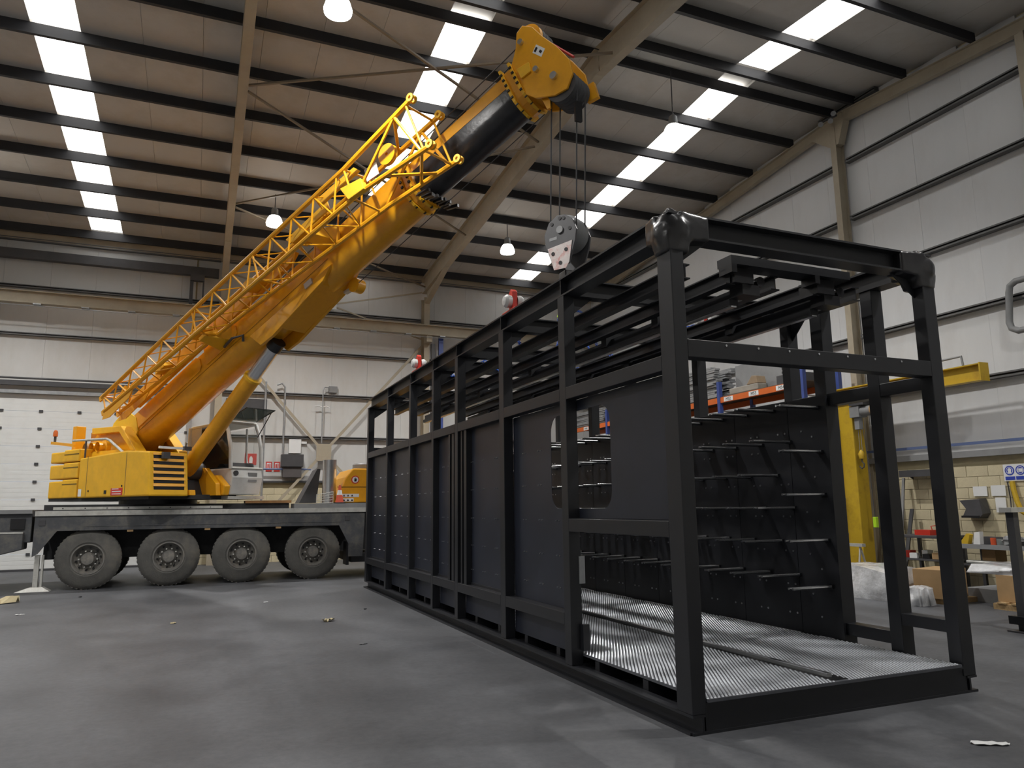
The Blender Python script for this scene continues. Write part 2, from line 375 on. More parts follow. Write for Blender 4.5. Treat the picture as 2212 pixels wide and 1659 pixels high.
blocks(wall_right, 'y', 7.6, 13.9, XG+.03, .62, 2.6, -1, YF+.1, YB-.05)
for yc in (3.55, 7.9, 12.35):
    MB().ibeam((XG-.18, yc, 0), (XG-.18, yc, zp(yc)-.3), .16, .26, .012, .01, up=(1,0,0)).obj('column', BEIGE, wall_right)
for s in (-1, 1):
    ye = YF if s < 0 else YB
    MB().ibeam((XG-.2, YR, ZR-.14), (XG-.2, ye, zp(ye)-.14), .14, .27, .014, .01).obj('end_rafter', BEIGE, wall_right)
MB().prism([(XG-.1,YR-.1,ZR-.28),(XG-.1,YR+.9,ZR-.36),(XG-.1,YR+.35,ZR-.8),(XG-.1,YR+.1,ZR-.8)], [(XG-.3,YR-.1,ZR-.28),(XG-.3,YR+.9,ZR-.36),(XG-.3,YR+.35,ZR-.8),(XG-.3,YR+.1,ZR-.8)]).obj('haunch', BEIGE, wall_right)
# ---- walls behind and left of the camera ---------------------------------
tag(MB().box(XW-.3, XG+.3, YF-.3, YF, 0, 10.2).obj('wall_front', WALLP), 'grey clad front wall behind the viewpoint', kind='structure')
tag(MB().prism([(XW-.3,YF,0),(XW-.3,YB+.3,0),(XW-.3,YB+.3,10.4),(XW-.3,YR,11.5),(XW-.3,YF,10.3)],[(XW,YF,0),(XW,YB+.3,0),(XW,YB+.3,10.4),(XW,YR,11.5),(XW,YF,10.3)]).obj('wall_left', WALLP), 'grey clad wall at the far left end of the hall', kind='structure')

# ---- roof ----------------------------------------------------------------
STR = [(-17.6, -16.75), (-10.6, -9.75), (-3.48, -2.63), (4.02, 4.87), (10.4, 11.25)]
PD = .27
rz = lambda y: zp(y)+PD
cl = MB()
cl.prism([(XW-.3, YF-.3, rz(YF)+.12), (XW-.3, YR, rz(YR)+.12), (XW-.3, YB+.4, rz(YB)+.12), (XW-.3, YB+.4, rz(YB)+.2), (XW-.3, YR, rz(YR)+.2), (XW-.3, YF-.3, rz(YF)+.2)],
         [(XG+.3, YF-.3, rz(YF)+.12), (XG+.3, YR, rz(YR)+.12), (XG+.3, YB+.4, rz(YB)+.12), (XG+.3, YB+.4, rz(YB)+.2), (XG+.3, YR, rz(YR)+.2), (XG+.3, YF-.3, rz(YF)+.2)])
ceiling = tag(cl.obj('ceiling', ROOFP), 'low-pitched grey sheeted roof on shade-darkened purlins', kind='structure')
edges = [XW]
for a, b in STR: edges += [a, b]
edges.append(XG+.1)
for i in range(0, len(edges), 2):
    a, b = edges[i], edges[i+1]; n = max(1, round((b-a)/1.07)); wd = (b-a)/n
    for k in range(n):
        x0, x1 = a+k*wd+.003, a+(k+1)*wd-.003
        for y0, y1 in ((YF-.2, YR), (YR, YB+.3)):
            MB().add([(x0,y0,rz(y0)),(x1,y0,rz(y0)),(x1,y1,rz(y1)),(x0,y1,rz(y1)),(x0,y0,rz(y0)+.06),(x1,y0,rz(y0)+.06),(x1,y1,rz(y1)+.06),(x0,y1,rz(y1)+.06)],
                     [(3,2,1,0),(4,5,6,7),(0,1,5,4),(1,2,6,5),(2,3,7,6),(3,0,4,7)]).obj('roof_panel', ROOFP, ceiling)
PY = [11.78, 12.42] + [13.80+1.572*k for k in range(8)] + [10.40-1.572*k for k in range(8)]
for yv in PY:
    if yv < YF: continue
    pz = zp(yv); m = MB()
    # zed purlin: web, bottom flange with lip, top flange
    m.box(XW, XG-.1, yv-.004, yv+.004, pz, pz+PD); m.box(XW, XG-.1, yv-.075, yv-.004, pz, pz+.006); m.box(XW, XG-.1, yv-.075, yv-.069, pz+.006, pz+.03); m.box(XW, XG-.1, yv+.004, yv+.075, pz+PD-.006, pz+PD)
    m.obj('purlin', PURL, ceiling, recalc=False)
# eave beam
MB().box(XW, XG-.1, YB-.12, YB-.02, zp(YB)-.16, zp(YB)+.1).obj('eave_beam', BEIGE, ceiling)
MB().box(XW, .2, YB-.36, YB-.14, 9.05, 9.32).obj('eave_gutter_beam', GREYD, ceiling)
for n, (a, b) in enumerate(STR):
    wn = tag(empty('window_%d' % (n+1), ((a+b)/2, YR, rz(YR))), 'bright strip of translucent rooflights between the purlins', kind='structure')
    bounds = sorted(p for p in PY if p > YF)
    bounds = [YF+.2]+bounds+[YB+.1]
    for y0, y1 in zip(bounds[:-1], bounds[1:]):
        if y1-y0 < .8: continue
        e = .07
        MB().add([(a+.01,y0+e,rz(y0+e)+.01),(b-.01,y0+e,rz(y0+e)+.01),(b-.01,y1-e,rz(y1-e)+.01),(a+.01,y1-e,rz(y1-e)+.01),(a+.01,y0+e,rz(y0+e)+.03),(b-.01,y0+e,rz(y0+e)+.03),(b-.01,y1-e,rz(y1-e)+.03),(a+.01,y1-e,rz(y1-e)+.03)],
                     [(3,2,1,0),(4,5,6,7),(0,1,5,4),(1,2,6,5),(2,3,7,6),(3,0,4,7)]).obj('rooflight_pane', SKYL, wn)
# portal rafters with haunches at the eaves
for xc, _ in FR:
    for s in (-1, 1):
        ye = YF+.1 if s < 0 else YB-.1
        m = MB(); dpt = .60
        m.ibeam((xc, YR, ZR-dpt/2), (xc, ye, zp(ye)-dpt/2), .19, dpt, .016, .012)
        yh = ye - s*2.6
        m.prism([(xc-.006, yh, zp(yh)-dpt), (xc-.006, ye-s*.35, zp(ye)-dpt), (xc-.006, ye-s*.35, zp(ye)-1.02)], [(xc+.006, yh, zp(yh)-dpt), (xc+.006, ye-s*.35, zp(ye)-dpt), (xc+.006, ye-s*.35, zp(ye)-1.02)])
        m.beam((xc, yh, zp(yh)-dpt), (xc, ye-s*.2, zp(ye)-1.06), .19, .016)
        m.obj('rafter', BEIGE, ceiling)
    MB().box(xc-.1, xc+.1, YF, YF+.36, 0, 9.2).obj('column', BEIGE, ceiling)
for (x0, y0), (x1, y1) in [((.48, 14.9), (7.02, 11.4)), ((.48, 15.1), (7.02, 20.2)), ((.48, 20.2), (7.02, 15.1)), ((.48, 20.4), (7.02, 24.6)), ((.48, 11.0), (7.02, 14.9)), ((.48, 10.8), (7.02, 5.5))]:
    brace(ceiling, (x0, y0, zp(y0)-.48), (x1, y1, zp(y1)-.48), .05, .04, (0,0,1), mat('brown_rod', (.22, .18, .13), .6))

# ---- crane runway beam along the back wall -------------------------------
run = MB(); run.ibeam((XW+.1, YB-.72, 7.77), (XG-.2, YB-.72, 7.77), .24, .36, .022, .014)
runway = tag(run.obj('runway_beam', BEIGE), 'long beige crane runway beam on brackets along the back wall', 'beam')
rb = MB()
for xc, _ in FR: rb.box(xc-.1, xc+.1, YB-.78, YB-.44, 7.36, 7.59)
rb.obj('bracket', BEIGE, runway)
cl_ = None
for k in range(18):
    xx = -9.5+1.22*k
    if cl_ is None: cl_ = MB().box(xx-.1, xx+.1, YB-.84, YB-.60, 7.555, 7.588).obj('rail_clip', GALV, runway)
    else: dup(cl_, tuple(np.array([xx, YB-.72, 7.5715])-OFF[runway]), runway)
MB().tube([(XW+.1, YB-.86, 7.50), (XG-.2, YB-.86, 7.50)], .012, 6).obj('conductor_line', GALV, runway)

# ---- high-bay lamps ------------------------------------------------------
def lamp(x, y, z, label):
    t = empty('high_bay_lamp', (x, y, z), label=label, cat='lamp', group='high-bay lamps under the roof')
    MB().lathe([(.50,.05),(.46,.09),(.30,.10),(.26,.15),(.24,.145),(.28,.09)], (x,y,z-.1), (0,0,1), 20).obj('ballast_housing', GALV, t, smooth=True)
    MB().lathe([(.26,.14),(.18,.19),(.06,.225),(0,.215),(0,0)], (x,y,z-.1), (0,0,1), 20).obj('glowing_refractor', BULB, t, smooth=True)
    zt = zp(y)
    MB().cyl((x,y,z+.40), (x,y,zt), .012, n=6).obj('hanging_rod', GREYD, t)
    ld = bpy.data.lights.new('lamp_light', 'SPOT'); ld.energy = LAMP_W; ld.color = (1, .975, .94); ld.shadow_soft_size = .16; ld.spot_size = R_(150); ld.spot_blend = .9
    lo = bpy.data.objects.new('lamp_light', ld); COL.objects.link(lo); lo.location = (0, 0, -.12); lo.parent = t
    return t
lamp(8.95, 12.20, 9.50, 'glowing high-bay lamp hung from the ridge next to the gable rooflight strip')
lamp(1.62, 10.80, 9.50, 'glowing high-bay lamp nearest the ridge in the bay above the crane boom')
lamp(1.50, 20.30, 9.45, 'glowing high-bay lamp beside the lattice jib of the crane')
lamp(8.35, 20.10, 9.45, 'glowing high-bay lamp between the back portal rafter and the hook block')
for q in ((-5.6, 11.2), (-12.6, 11.2), (-5.6, 20.6), (-12.6, 20.6), (8.9, 3.0), (-5.6, 3.2), (-12.6, 3.2)):  # unseen lamps of the roof grid; right-front one kept to brighten the floor
    lamp(q[0], q[1], min(9.45, zp(q[1])-.6), 'unseen glowing high-bay lamp hung under the roof away from the crane')
# ================================================================== THE STEEL MODULE
MX, MY = 3.37, 4.72
MW, ML, MH = 3.03, 11.39, 4.0
module = empty('steel_module', (MX, MY, 0), R_(.29), 'long black steel module frame with dimpled metal floor standing under the crane hook', 'steel frame', world_coords=False)
def mbox(name, *b, m=DARKST, bevel=0, parent=None): return MB().box(*b).obj(name, m, parent or module, bevel=bevel)
def u(x): return x-MX
def vv(y): return y-MY
# skids: bottom channels with flanges
for uc in (.06, MW-.06):
    o = MB(); s_ = 1 if uc < 1 else -1
    o.box(uc-.06, uc+.06, 0, ML, .0, .02); o.box(uc-.06, uc+.06, 0, ML, .12, .14); o.box(uc-.01+.03*s_, uc+.01+.03*s_, 0, ML, .02, .12)
    if s_ > 0: o.box(uc-.075, uc-.06, .02, ML-.02, .0, .022)
    o.obj('bottom_rail', DARKST, module)
for vc in (.05, ML-.05):
    o = MB(); o.box(.12, MW-.12, vc-.05, vc+.05, 0, .02); o.box(.12, MW-.12, vc-.05, vc+.05, .20, .22); o.box(.12, MW-.12, vc-.04 if vc < 1 else vc+.02, vc-.02 if vc < 1 else vc+.04, .02, .20); o.obj('bottom_cross_rail', DARKST, module)
for k in range(1, 14): mbox('floor_joist', .13, MW-.13, k*.81-.04, k*.81+.04, .04, .215)
# corner posts and side posts
LPOST = [(4.76, .15), (6.60, .14), (8.25, .15), (9.98, .13), (11.16, .10), (12.53, .10), (14.20, .12), (15.95, .15)]
RPOST = [(4.72, .13), (5.31, .14), (5.99, .16), (6.50, .12), (8.21, .12), (9.98, .12), (11.2, .12), (12.5, .12), (14.2, .12), (15.95, .15)]
for i, (y, wd) in enumerate(LPOST):
    y0 = 0 if i == 0 else vv(y); wd = .19 if i == 0 else wd
    mbox('corner_post' if i in (0, 7) else 'post', 0, .125, y0, y0+wd, .14, 3.80, bevel=.006)
for i, (y, wd) in enumerate(RPOST):
    y0 = vv(y)
    mbox('corner_post' if i in (0, 9) else 'post', MW-.16, MW-.005, y0, y0+wd, .14, 3.80, bevel=.006)
# top rails (H-section) and cross beams
for uc in (.09, MW-.09):
    MB().ibeam((uc, 0, 3.90), (uc, ML, 3.90), .18, .20, .018, .014).obj('top_rail', DARKST, module)
def knee(p, a, b, t=.012, nrm='v'):
    """triangular gusset at p with legs a, b"""
    p = Vector(p); a = Vector(a); b = Vector(b); n = a.cross(b).normalized()*t/2
    return MB().prism([p-n, p+a-n, p+b-n], [p+n, p+a+n, p+b+n])
for vc in (.10, ML-.10):
    MB().ibeam((.18, vc, 3.90), (MW-.18, vc, 3.90), .18, .20, .018, .014).obj('end_beam', DARKST, module)
    knee((.125, vc, 3.80), (.3, 0, 0), (0, 0, -.22)).obj('knee_plate', DARKST, module)
    knee((MW-.16, vc, 3.80), (-.3, 0, 0), (0, 0, -.22)).obj('knee_plate', DARKST, module)
for i, (y, wd) in enumerate(LPOST[1:-1]):
    vc = vv(y)+wd/2
    MB().ibeam((.18, vc, 3.90), (MW-.18, vc, 3.90), .14, .18, .014, .01).obj('roof_cross_beam', DARKST, module)
    knee((.125, vc, 3.81), (.25, 0, 0), (0, 0, -.2)).obj('knee_plate', DARKST, module)
    MB().box(.004, .09, vc-.008, vc+.008, 3.82, 3.98).obj('web_stiffener', DARKST, module)
for k, y in enumerate((6.5, 9.98)): knee((MW-.08, vv(y), 3.80), (0, -.28, 0), (0, 0, -.28)).obj('knee_plate', DARKST, module)
# mid rails, lower rails
segs = [(LPOST[i][0]+LPOST[i][1] if i else MY+.19, LPOST[i+1][0]) for i in range(7)]
for a, b in segs:
    mbox('mid_rail', .0, .12, vv(a), vv(b), 2.71, 2.835, bevel=.005)
    if a > 5: mbox('lower_rail', .0, .12, vv(a), vv(b), .50, .62, bevel=.005)
mbox('window_rail', .0, .12, .19, vv(6.60), 1.40, 1.525, bevel=.005)
rs = [(RPOST[i][0]+RPOST[i][1], RPOST[i+1][0]) for i in range(9)]
for i, (a, b) in enumerate(rs):
    mbox('mid_rail', MW-.155, MW-.01, vv(a), vv(b), 2.69, 2.82, bevel=.005)
    if i == 0: mbox('lower_rail', MW-.155, MW-.01, vv(a), vv(b), .49, .60, bevel=.005)
    elif i == 1: mbox('lower_rail', MW-.155, MW-.01, vv(a), vv(b), .30, .42, bevel=.005)
    else: mbox('lower_rail', MW-.155, MW-.01, vv(a), vv(b), .26, .38)
cr = mbox('end_cross_rail', .125, MW-.16, 0, .13, 2.80, 2.945, bevel=.005)
bo = MB()
for k in range(7):
    uu = .5+k*.33; bo.cyl((uu, .004, 2.915), (uu, -.006, 2.915), .010, n=6)
tag(bo.obj('bolt_heads', STEEL, cr), kind='stuff')
mbox('end_cross_rail', .125, MW-.16, ML-.13, ML, 2.80, 2.945)
# left cladding: two sheets sharing a rounded window opening behind the second post
def rrect(cx0, cx1, cz0, cz1, r, n=6):
    pts = []
    for (x, z, a0) in ((cx1-r, cz0+r, -90), (cx1-r, cz1-r, 0), (cx0+r, cz1-r, 90), (cx0+r, cz0+r, 180)):
        for k in range(n+1):
            a = R_(a0+90*k/n); pts.append((x+r*math.cos(a), z+r*math.sin(a)))
    return pts
def sheet_window(name, v0, v1, z0, z1, hv0, hv1, hz0, hz1, r, uu=.125, t=.006):
    bm = bmesh.new()
    out = [(v0, z0), (v1, z0), (v1, z1), (v0, z1)]; hole = rrect(hv0, hv1, hz0, hz1, r)
    ov = [bm.verts.new((uu, a, b)) for a, b in out]; hv = [bm.verts.new((uu, a, b)) for a, b in hole]
    es = [bm.edges.new((ov[i], ov[(i+1) % 4])) for i in range(4)] + [bm.edges.new((hv[i], hv[(i+1) % len(hv)])) for i in range(len(hv))]
    bmesh.ops.triangle_fill(bm, use_beauty=True, use_dissolve=False, edges=es)
    r_ = bmesh.ops.extrude_face_region(bm, geom=bm.faces[:])
    bmesh.ops.translate(bm, vec=(t, 0, 0), verts=[q for q in r_['geom'] if isinstance(q, bmesh.types.BMVert)])
    bm.verts.index_update(); m = MB(); m.v = [tuple(p.co) for p in bm.verts]; m.f = [tuple(q.index for q in f.verts) for f in bm.faces]; m.m = [0]*len(m.f); bm.free()
    return m.obj(name, DARKPL, module)
sheet_window('side_panel', .19, vv(8.25), 1.53, 2.71, vv(5.96), vv(7.22), 1.62, 2.60, .17)
mbox('side_panel', .125, .131, vv(6.74), vv(8.25), .62, 1.53, m=DARKPL)
for a, b in segs[2:]:
    mbox('side_panel', .10, .106, vv(a)-.02, vv(b)+.02, .62, 2.71, m=DARKPL)
    mbox('side_panel_angle', .085, .10, vv(a), vv(b), .62, .65)
for a, b in segs[1:]:
    mbox('kick_panel', .125, .131, vv(a), vv(b), .22, .50, m=DARKPL)
for y0, y1 in ((9.665, 9.77), (10.20, 10.30), (10.38, 10.46), (9.84, 9.90)): mbox('mullion', .02, .10, vv(y0), vv(y1), .62, 2.71)
for y in (8.40, 9.98+.13, 11.26, 12.63, 14.32): mbox('lug_strip', .06, .10, vv(y)+.03, vv(y)+.09, .62, .95, m=GREYM)
# small zinc bracket on the post beside the doorway
br = mbox('bracket_plate', .10, .16, vv(6.585), vv(6.60), .90, 1.16, m=GALV)
mbox('stop_block', .10, .17, vv(6.54), vv(6.60), .28, .52)
bt = MB()
random.seed(3)
for (a, b) in segs[1:]:
    for zz in (.82, 1.14, 1.50, 1.88, 2.26):
        for f in (.22, .50, .78):
            y = a+(b-a)*f
            if zz > 1.5 and 6.8 < y < 7.35: continue
            for d in (-.035, .035): bt.cyl((.124 if a < 8 else .099, vv(y)+d, zz), (.110 if a < 8 else .085, vv(y)+d, zz), .006, n=6)
tag(bt.obj('bolt_heads', STEEL, module), kind='stuff')
# right-hand inner wall of pegged panels
pan = []
ys = [5.97]+[6.545+.92*k for k in range(11)]
ys[-1] = 15.95
bt = MB(); XP = MW-.20
for a, b in zip(ys[:-1], ys[1:]):
    mbox('peg_panel', XP, XP+.03, vv(a)+.004, vv(b)-.004, .25, 2.80, m=DARKST)
peg = None
def put_peg(y, z):
    global peg
    L_ = .55
    if peg is None:
        m = MB()
        for d in (-.030, .030): m.cyl((XP-.03, vv(y)+d, z), (XP-L_, vv(y)+d, z), .012, n=10)
        m.box(XP-.03, XP, vv(y)-.042, vv(y)+.042, z-.02, z+.015, 1)
        m.box(XP-L_+.02, XP-.03, vv(y)-.03, vv(y)+.03, z-.016, z-.006, 1)
        peg = m.obj('peg', [CHROME, DARKST], module, smooth=True); peg['_z'] = z; put_peg.y0 = y; put_peg.z0 = z
    else:
        dup(peg, tuple(Vector(peg.location)+Vector((0, y-put_peg.y0, z-put_peg.z0))), module)
for z in (2.68, 2.20, 1.74, 1.26, .78): put_peg(6.10, z)
for k in range(20):
    for z in (2.34, 1.60, .87):
        put_peg(6.545+.46*k, z)
    if k < 19:
        for z in (2.72, 1.97, 1.23): put_peg(6.775+.46*k, z)
    for z in (2.44, 2.24, 1.86, 1.50, 1.12, .76, .45):
        for d in (-.055, .055): bt.cyl((XP, vv(6.66+.46*k)+d, z), (XP-.008, vv(6.66+.46*k)+d, z), .011, n=8)
for z, y in ((2.44, 6.35), (2.37, 6.2), (2.05, 6.35), (1.93, 6.2), (1.55, 6.35), (1.45, 6.2), (1.1, 6.35), (.95, 6.2), (.68, 6.35), (.45, 6.25)): bt.cyl((XP, vv(y), z), (XP-.008, vv(y), z), .011, n=8)
tag(bt.obj('bolt_heads', STEEL, module), kind='stuff')
# floor: dimpled plate, real dimples
fp = MB().box(.13, MW-.20, -.02, ML-.1, .222, .245).obj('floor_plate', PLATE, module)
def dimples():
    p = .034; r = .0115; hgt = .006
    vs = []; fs = []
    y = .0; row = 0
    ring = [(math.cos(q), math.sin(q)) for q in [2*math.pi*i/6 for i in range(6)]]
    pts = []
    while y < 7.2:
        x = .14+(row % 2)*p/2
        while x < MW-.21:
            if not (1.37 < x < 1.53): pts.append((x, y))
            x += p
        y += p*.87; row += 1
        if y > 3.2: p_ = 1
    P = np.array(pts); n = len(P)
    base = np.array([(c*r, s*r, .2455) for c, s in ring] + [(c*r*.55, s*r*.55, .2455+hgt) for c, s in ring])
    vv_ = (base[None, :, :] + np.concatenate([P, np.zeros((n, 1))], 1)[:, None, :]).reshape(-1, 3)
    lf = [(i, (i+1) % 6, (i+1) % 6+6, i+6) for i in range(6)] + [(6, 7, 8, 9), (6, 9, 10, 11)]
    q4 = np.array(lf)
    F = (q4[None]+(np.arange(n)*12)[:, None, None]).reshape(-1, 4)
    m = MB(); m.v = vv_.tolist(); m.f = F.tolist(); m.m = [0]*len(m.f)
    return m.obj('dimples', DIMPLE, fp, recalc=False, smooth=True)
tag(dimples(), kind='stuff')
# floor track: slot and bright rail
mbox('track_slot', 1.385, 1.545, .02, ML-.2, .2455, .2485, m=BLACK)
mbox('track_rail', 1.42, 1.47, .12, ML-.2, .2485, .275, m=GREYM)
mbox('track_rail_cap', 1.425, 1.465, .12, 1.1, .275, .279, m=STEEL)
# overhead rails
for uc in (.55, 1.05, 1.58, 2.10, 2.62):
    MB().ibeam((uc, .55, 3.72), (uc, ML-.3, 3.72), .10, .14, .012, .01).obj('overhead_rail', DARKST, module)
for uc in (1.20, 2.20):
    MB().box(uc-.05, uc+.05, .70, ML-.4, 3.50, 3.56).box(uc-.012, uc+.012, .7, ML-.4, 3.56, 3.65).obj('trolley_track', DARKST, module)
    MB().box(uc-.03, uc+.03, .70, ML-.4, 3.485, 3.499).obj('track_strip', STEEL, module)
    un = MB(); un.box(uc-.14, uc+.08, .50, .74, 3.66, 3.80); un.box(uc-.04, uc+.16, .52, .70, 3.56, 3.66); un.cyl((uc+.18, .52, 3.70), (uc+.18, .74, 3.70), .05); un.box(uc-.20, uc-.14, .46, .64, 3.74, 3.82)
    un.obj('drive_unit', BLACK, module)
MB().box(1.0, 2.46, .46, .66, 3.82, 3.90).obj('drive_cross_beam', DARKST, module)
for vc in [1.9+1.1*k for k in range(8)]:
    mbox('rail_hanger', 1.12, 1.28, vc-.06, vc+.06, 3.56, 3.79); mbox('rail_hanger', 2.12, 2.28, vc-.06, vc+.06, 3.56, 3.79)
# plastic film wrapped over the front top corners
def film(cx, cy, name, lean):
    m = MB(); rng = random.Random(5 if lean > 0 else 6)
    bm = bmesh.new(); bmesh.ops.create_icosphere(bm, subdivisions=3, radius=1)
    for q in bm.verts:
        c = q.co.copy(); k = 1+.05*math.sin(4*c.x+3*c.z)+.04*math.sin(6*c.y-4*c.z)
        q.co = Vector((cx+c.x*.15*k, cy+c.y*.15*k, 3.87+(c.z*.15*k if c.z > -.2 else c.z*.22*k)))
        if c.z > .9: q.co.z += .05*(c.z-.9)/.1
    bm.verts.index_update(); m.v = [tuple(q.co) for q in bm.verts]; m.f = [tuple(q.index for q in f.verts) for f in bm.faces]; m.m = [0]*len(m.f); bm.free()
    s = lean
    A = lambda c, hx, hz, ax: [(c[0]+(0 if ax == 0 else dx*hx), c[1]+(0 if ax == 1 else dx*hx), c[2]+dz*hz) for dx, dz in ((-1,-.9),(0,-1.05),(1,-.9),(1.06,0),(1,.9),(0,1.06),(-1,.9),(-1.05,0))]
    m.prism(A((cx+s*.02, cy, 3.88), .125, .140, 0), A((cx+s*.32, cy, 3.895), .098, .112, 0))
    m.prism(A((cx, cy+.05, 3.88), .125, .140, 1), A((cx, cy+.22, 3.895), .100, .112, 1))
    Z = lambda z, h: [(cx+a*h-(.0), cy+b*h, z) for a, b in ((-1,-.9),(0,-1.04),(1,-.9),(1.05,0),(1,.9),(0,1.05),(-1,.9),(-1.04,0))]
    m.prism(Z(3.80, .125), Z(3.66, .108))
    o = m.obj(name, WRAPB, module)
    rm = o.modifiers.new('wrap', 'REMESH'); rm.mode = 'VOXEL'; rm.voxel_size = .014
    sm = o.modifiers.new('drape', 'SMOOTH'); sm.iterations = 9; sm.factor = .5
    dg = bpy.context.evaluated_depsgraph_get(); me = bpy.data.meshes.new_from_object(o.evaluated_get(dg)); o.modifiers.clear(); o.data = me
    me.polygons.foreach_set('use_smooth', [True]*len(me.polygons)); return o
film(.085, .10, 'corner_wrap', 1); film(MW-.09, .10, 'corner_wrap', -1)
# lifting lugs with shackles on the top rails
def shackle(uc, vc):
    lug = MB(); lug.box(uc-.07, uc+.07, vc-.20, vc+.20, 4.001, 4.03)
    lug.prism([(uc-.035, vc-.06, 4.03), (uc-.035, vc+.06, 4.03), (uc-.035, vc+.055, 4.26), (uc-.035, vc, 4.30), (uc-.035, vc-.055, 4.26)], [(uc+.035, vc-.06, 4.03), (uc+.035, vc+.06, 4.03), (uc+.035, vc+.055, 4.26), (uc+.035, vc, 4.30), (uc+.035, vc-.055, 4.26)])
    l = lug.obj('lifting_lug', RED, module, bevel=.008)
    for s in (-1, 1): MB().lathe([(.035, .075), (.09, .085), (.125, .06), (.135, 0)], (uc, vc, 4.14), (s, 0, 0), 18).obj('swivel_boss', mat('boss_grey', (.55, .55, .54), .35), l, smooth=True)
for uc in (.09, MW-.09):
    for y in (8.12, 12.35): shackle(uc, vv(y))
# ================================================================== THE MOBILE CRANE
SX, SY = -.9, 19.75
HD = Vector((5.2-SX, 10.15-SY, 0)).normalized(); HR = Vector((HD.y, -HD.x, 0))     # heading of the upper works, and its right-hand side
def P(a, b, z): return Vector((SX, SY, 0)) + HD*a + HR*b + Vector((0, 0, z))
EL = R_(24.3)
def Q(s, b, n): return P(-1.6+s*math.cos(EL)-n*math.sin(EL), b, 3.1+s*math.sin(EL)+n*math.cos(EL))   # boom frame: along, right, up
crane = empty('mobile_crane', (.4, SY, 0), 0, 'yellow four-axle mobile crane with raised telescopic boom and folded lattice jib', 'crane')
def poly(pts, b0, b1): return [P(a, b0, z) for a, z in pts], [P(a, b1, z) for a, z in pts]
# ---- wheels -----------------------------------------------------------
WX = [-2.15, -.57, .96, 2.57]; YN, YFAR, WR = 18.50, 21.0, .64
def wheel(x, y, s):
    """s=-1 outer face towards -y"""
    t = MB(); w = .40
    prof = [(0, .30), (.0, .33), (-.02, .36), (.0, .44), (.015, .54), (.05, .60), (.085, .635), (.13, .64), (w/2, .643), (w-.13, .64), (w-.085, .635), (w-.05, .60), (w-.015, .54), (w, .44), (w, .33)]
    prof = [(h, r*WR/.643) for h, r in prof]
    t.lathe(prof, (x, y, WR), (0, -s, 0), 44)
    # tread lugs
    for k in range(44):
        a = 2*math.pi*k/44
        c = Vector((x+math.cos(a)*WR*.99, y-s*.085, WR+math.sin(a)*WR*.99)); e = Vector((x+math.cos(a+.04)*WR*.99, y-s*.17, WR+math.sin(a+.04)*WR*.99))
        t.beam(c, e, .045, .022, up=(math.cos(a), 0, math.sin(a)))
    o = t.obj('wheel', RUBBER, crane, smooth=True)
    r = MB()
    r.lathe([(.01, .315), (-.012, .325), (-.012, .30), (.03, .285), (.11, .27), (.15, .22), (.15, .16), (.12, .15), (.12, 0)], (x, y, WR), (0, -s, 0), 36)
    rim = r.obj('rim', RIM, o, smooth=True)
    hb = MB(); hb.lathe([(.14, .135), (.0, .13), (-.03, .115), (-.035, 0)], (x, y, WR), (0, -s, 0), 24); hb.obj('hub', RIM, o, smooth=True)
    h2 = MB()
    for k in range(10):
        a = 2*math.pi*k/10+.2
        h2.cyl((x+math.cos(a)*.235, y-s*.135, WR+math.sin(a)*.235), (x+math.cos(a)*.235, y-s*.105, WR+math.sin(a)*.235), .022, n=8)
    tag(h2.obj('hand_holes', BLACK, o), kind='stuff')
    nuts = MB()
    for k in range(10):
        a = 2*math.pi*k/10
        nuts.cyl((x+math.cos(a)*.175, y-s*.12, WR+math.sin(a)*.175), (x+math.cos(a)*.175, y-s*.05, WR+math.sin(a)*.175), .017, n=6)
    tag(nuts.obj('wheel_nuts', ALU, o), kind='stuff')
    return o
wn = wheel(WX[0], YN, -1)
for x in WX[1:]: dup(wn, tuple(Vector(wn.location)+Vector((x-WX[0], 0, 0))), crane).rotation_euler = (0, 0, 0)
wf = wheel(WX[0], YFAR, 1)
for x in WX[1:]: dup(wf, tuple(Vector(wf.location)+Vector((x-WX[0], 0, 0))), crane)
for i, x in enumerate(WX): MB().cyl((x, YN+.3, WR), (x, YFAR-.3, WR), .11).obj('axle', CHASSD, crane)
# ---- carrier ----------------------------------------------------------
X0, X1 = -3.18, 6.9
MB().box(-3.1, X1, 19.25, 20.25, .62, 1.56).obj('chassis_frame', CHASSD, crane)
y0 = 18.45
MB().box(X0, 3.88, y0+.01, 21.05, 1.56, 1.655).obj('deck', CHASS, crane)
MB().box(X0, 3.88, y0-.012, y0+.02, 1.565, 1.672).obj('deck_edge_strip', ALU, crane)
MB().box(X0, 3.88, 21.04, 21.07, 1.565, 1.672).obj('deck_edge_strip', ALU, crane)
for yy in (y0+.02, 21.0):
    sk = MB(); sk.box(X0, 3.78, yy, yy+.03, 1.25, 1.565); sk.box(X0+.9, 3.2, yy-.008, yy, 1.33, 1.36)
    sk.prism([(X0, yy, 1.25), (X0+.42, yy, 1.25), (X0+.10, yy, .78), (X0, yy, .72)], [(X0, yy+.03, 1.25), (X0+.42, yy+.03, 1.25), (X0+.10, yy+.03, .78), (X0, yy+.03, .72)])
    sk.prism([(3.16, yy, 1.25), (3.78, yy, 1.25), (3.74, yy, .50), (3.40, yy, .50), (3.40, yy, .80)], [(3.16, yy+.03, 1.25), (3.78, yy+.03, 1.25), (3.74, yy+.03, .50), (3.40, yy+.03, .50), (3.40, yy+.03, .80)])
    sk.obj('side_skirt', CHASS, crane)
for xx in (X0+.14, 3.36): MB().box(xx-.06, xx+.06, y0+.008, y0+.019, 1.36, 1.48).obj('marker_light', GREYD, crane, bevel=.004)
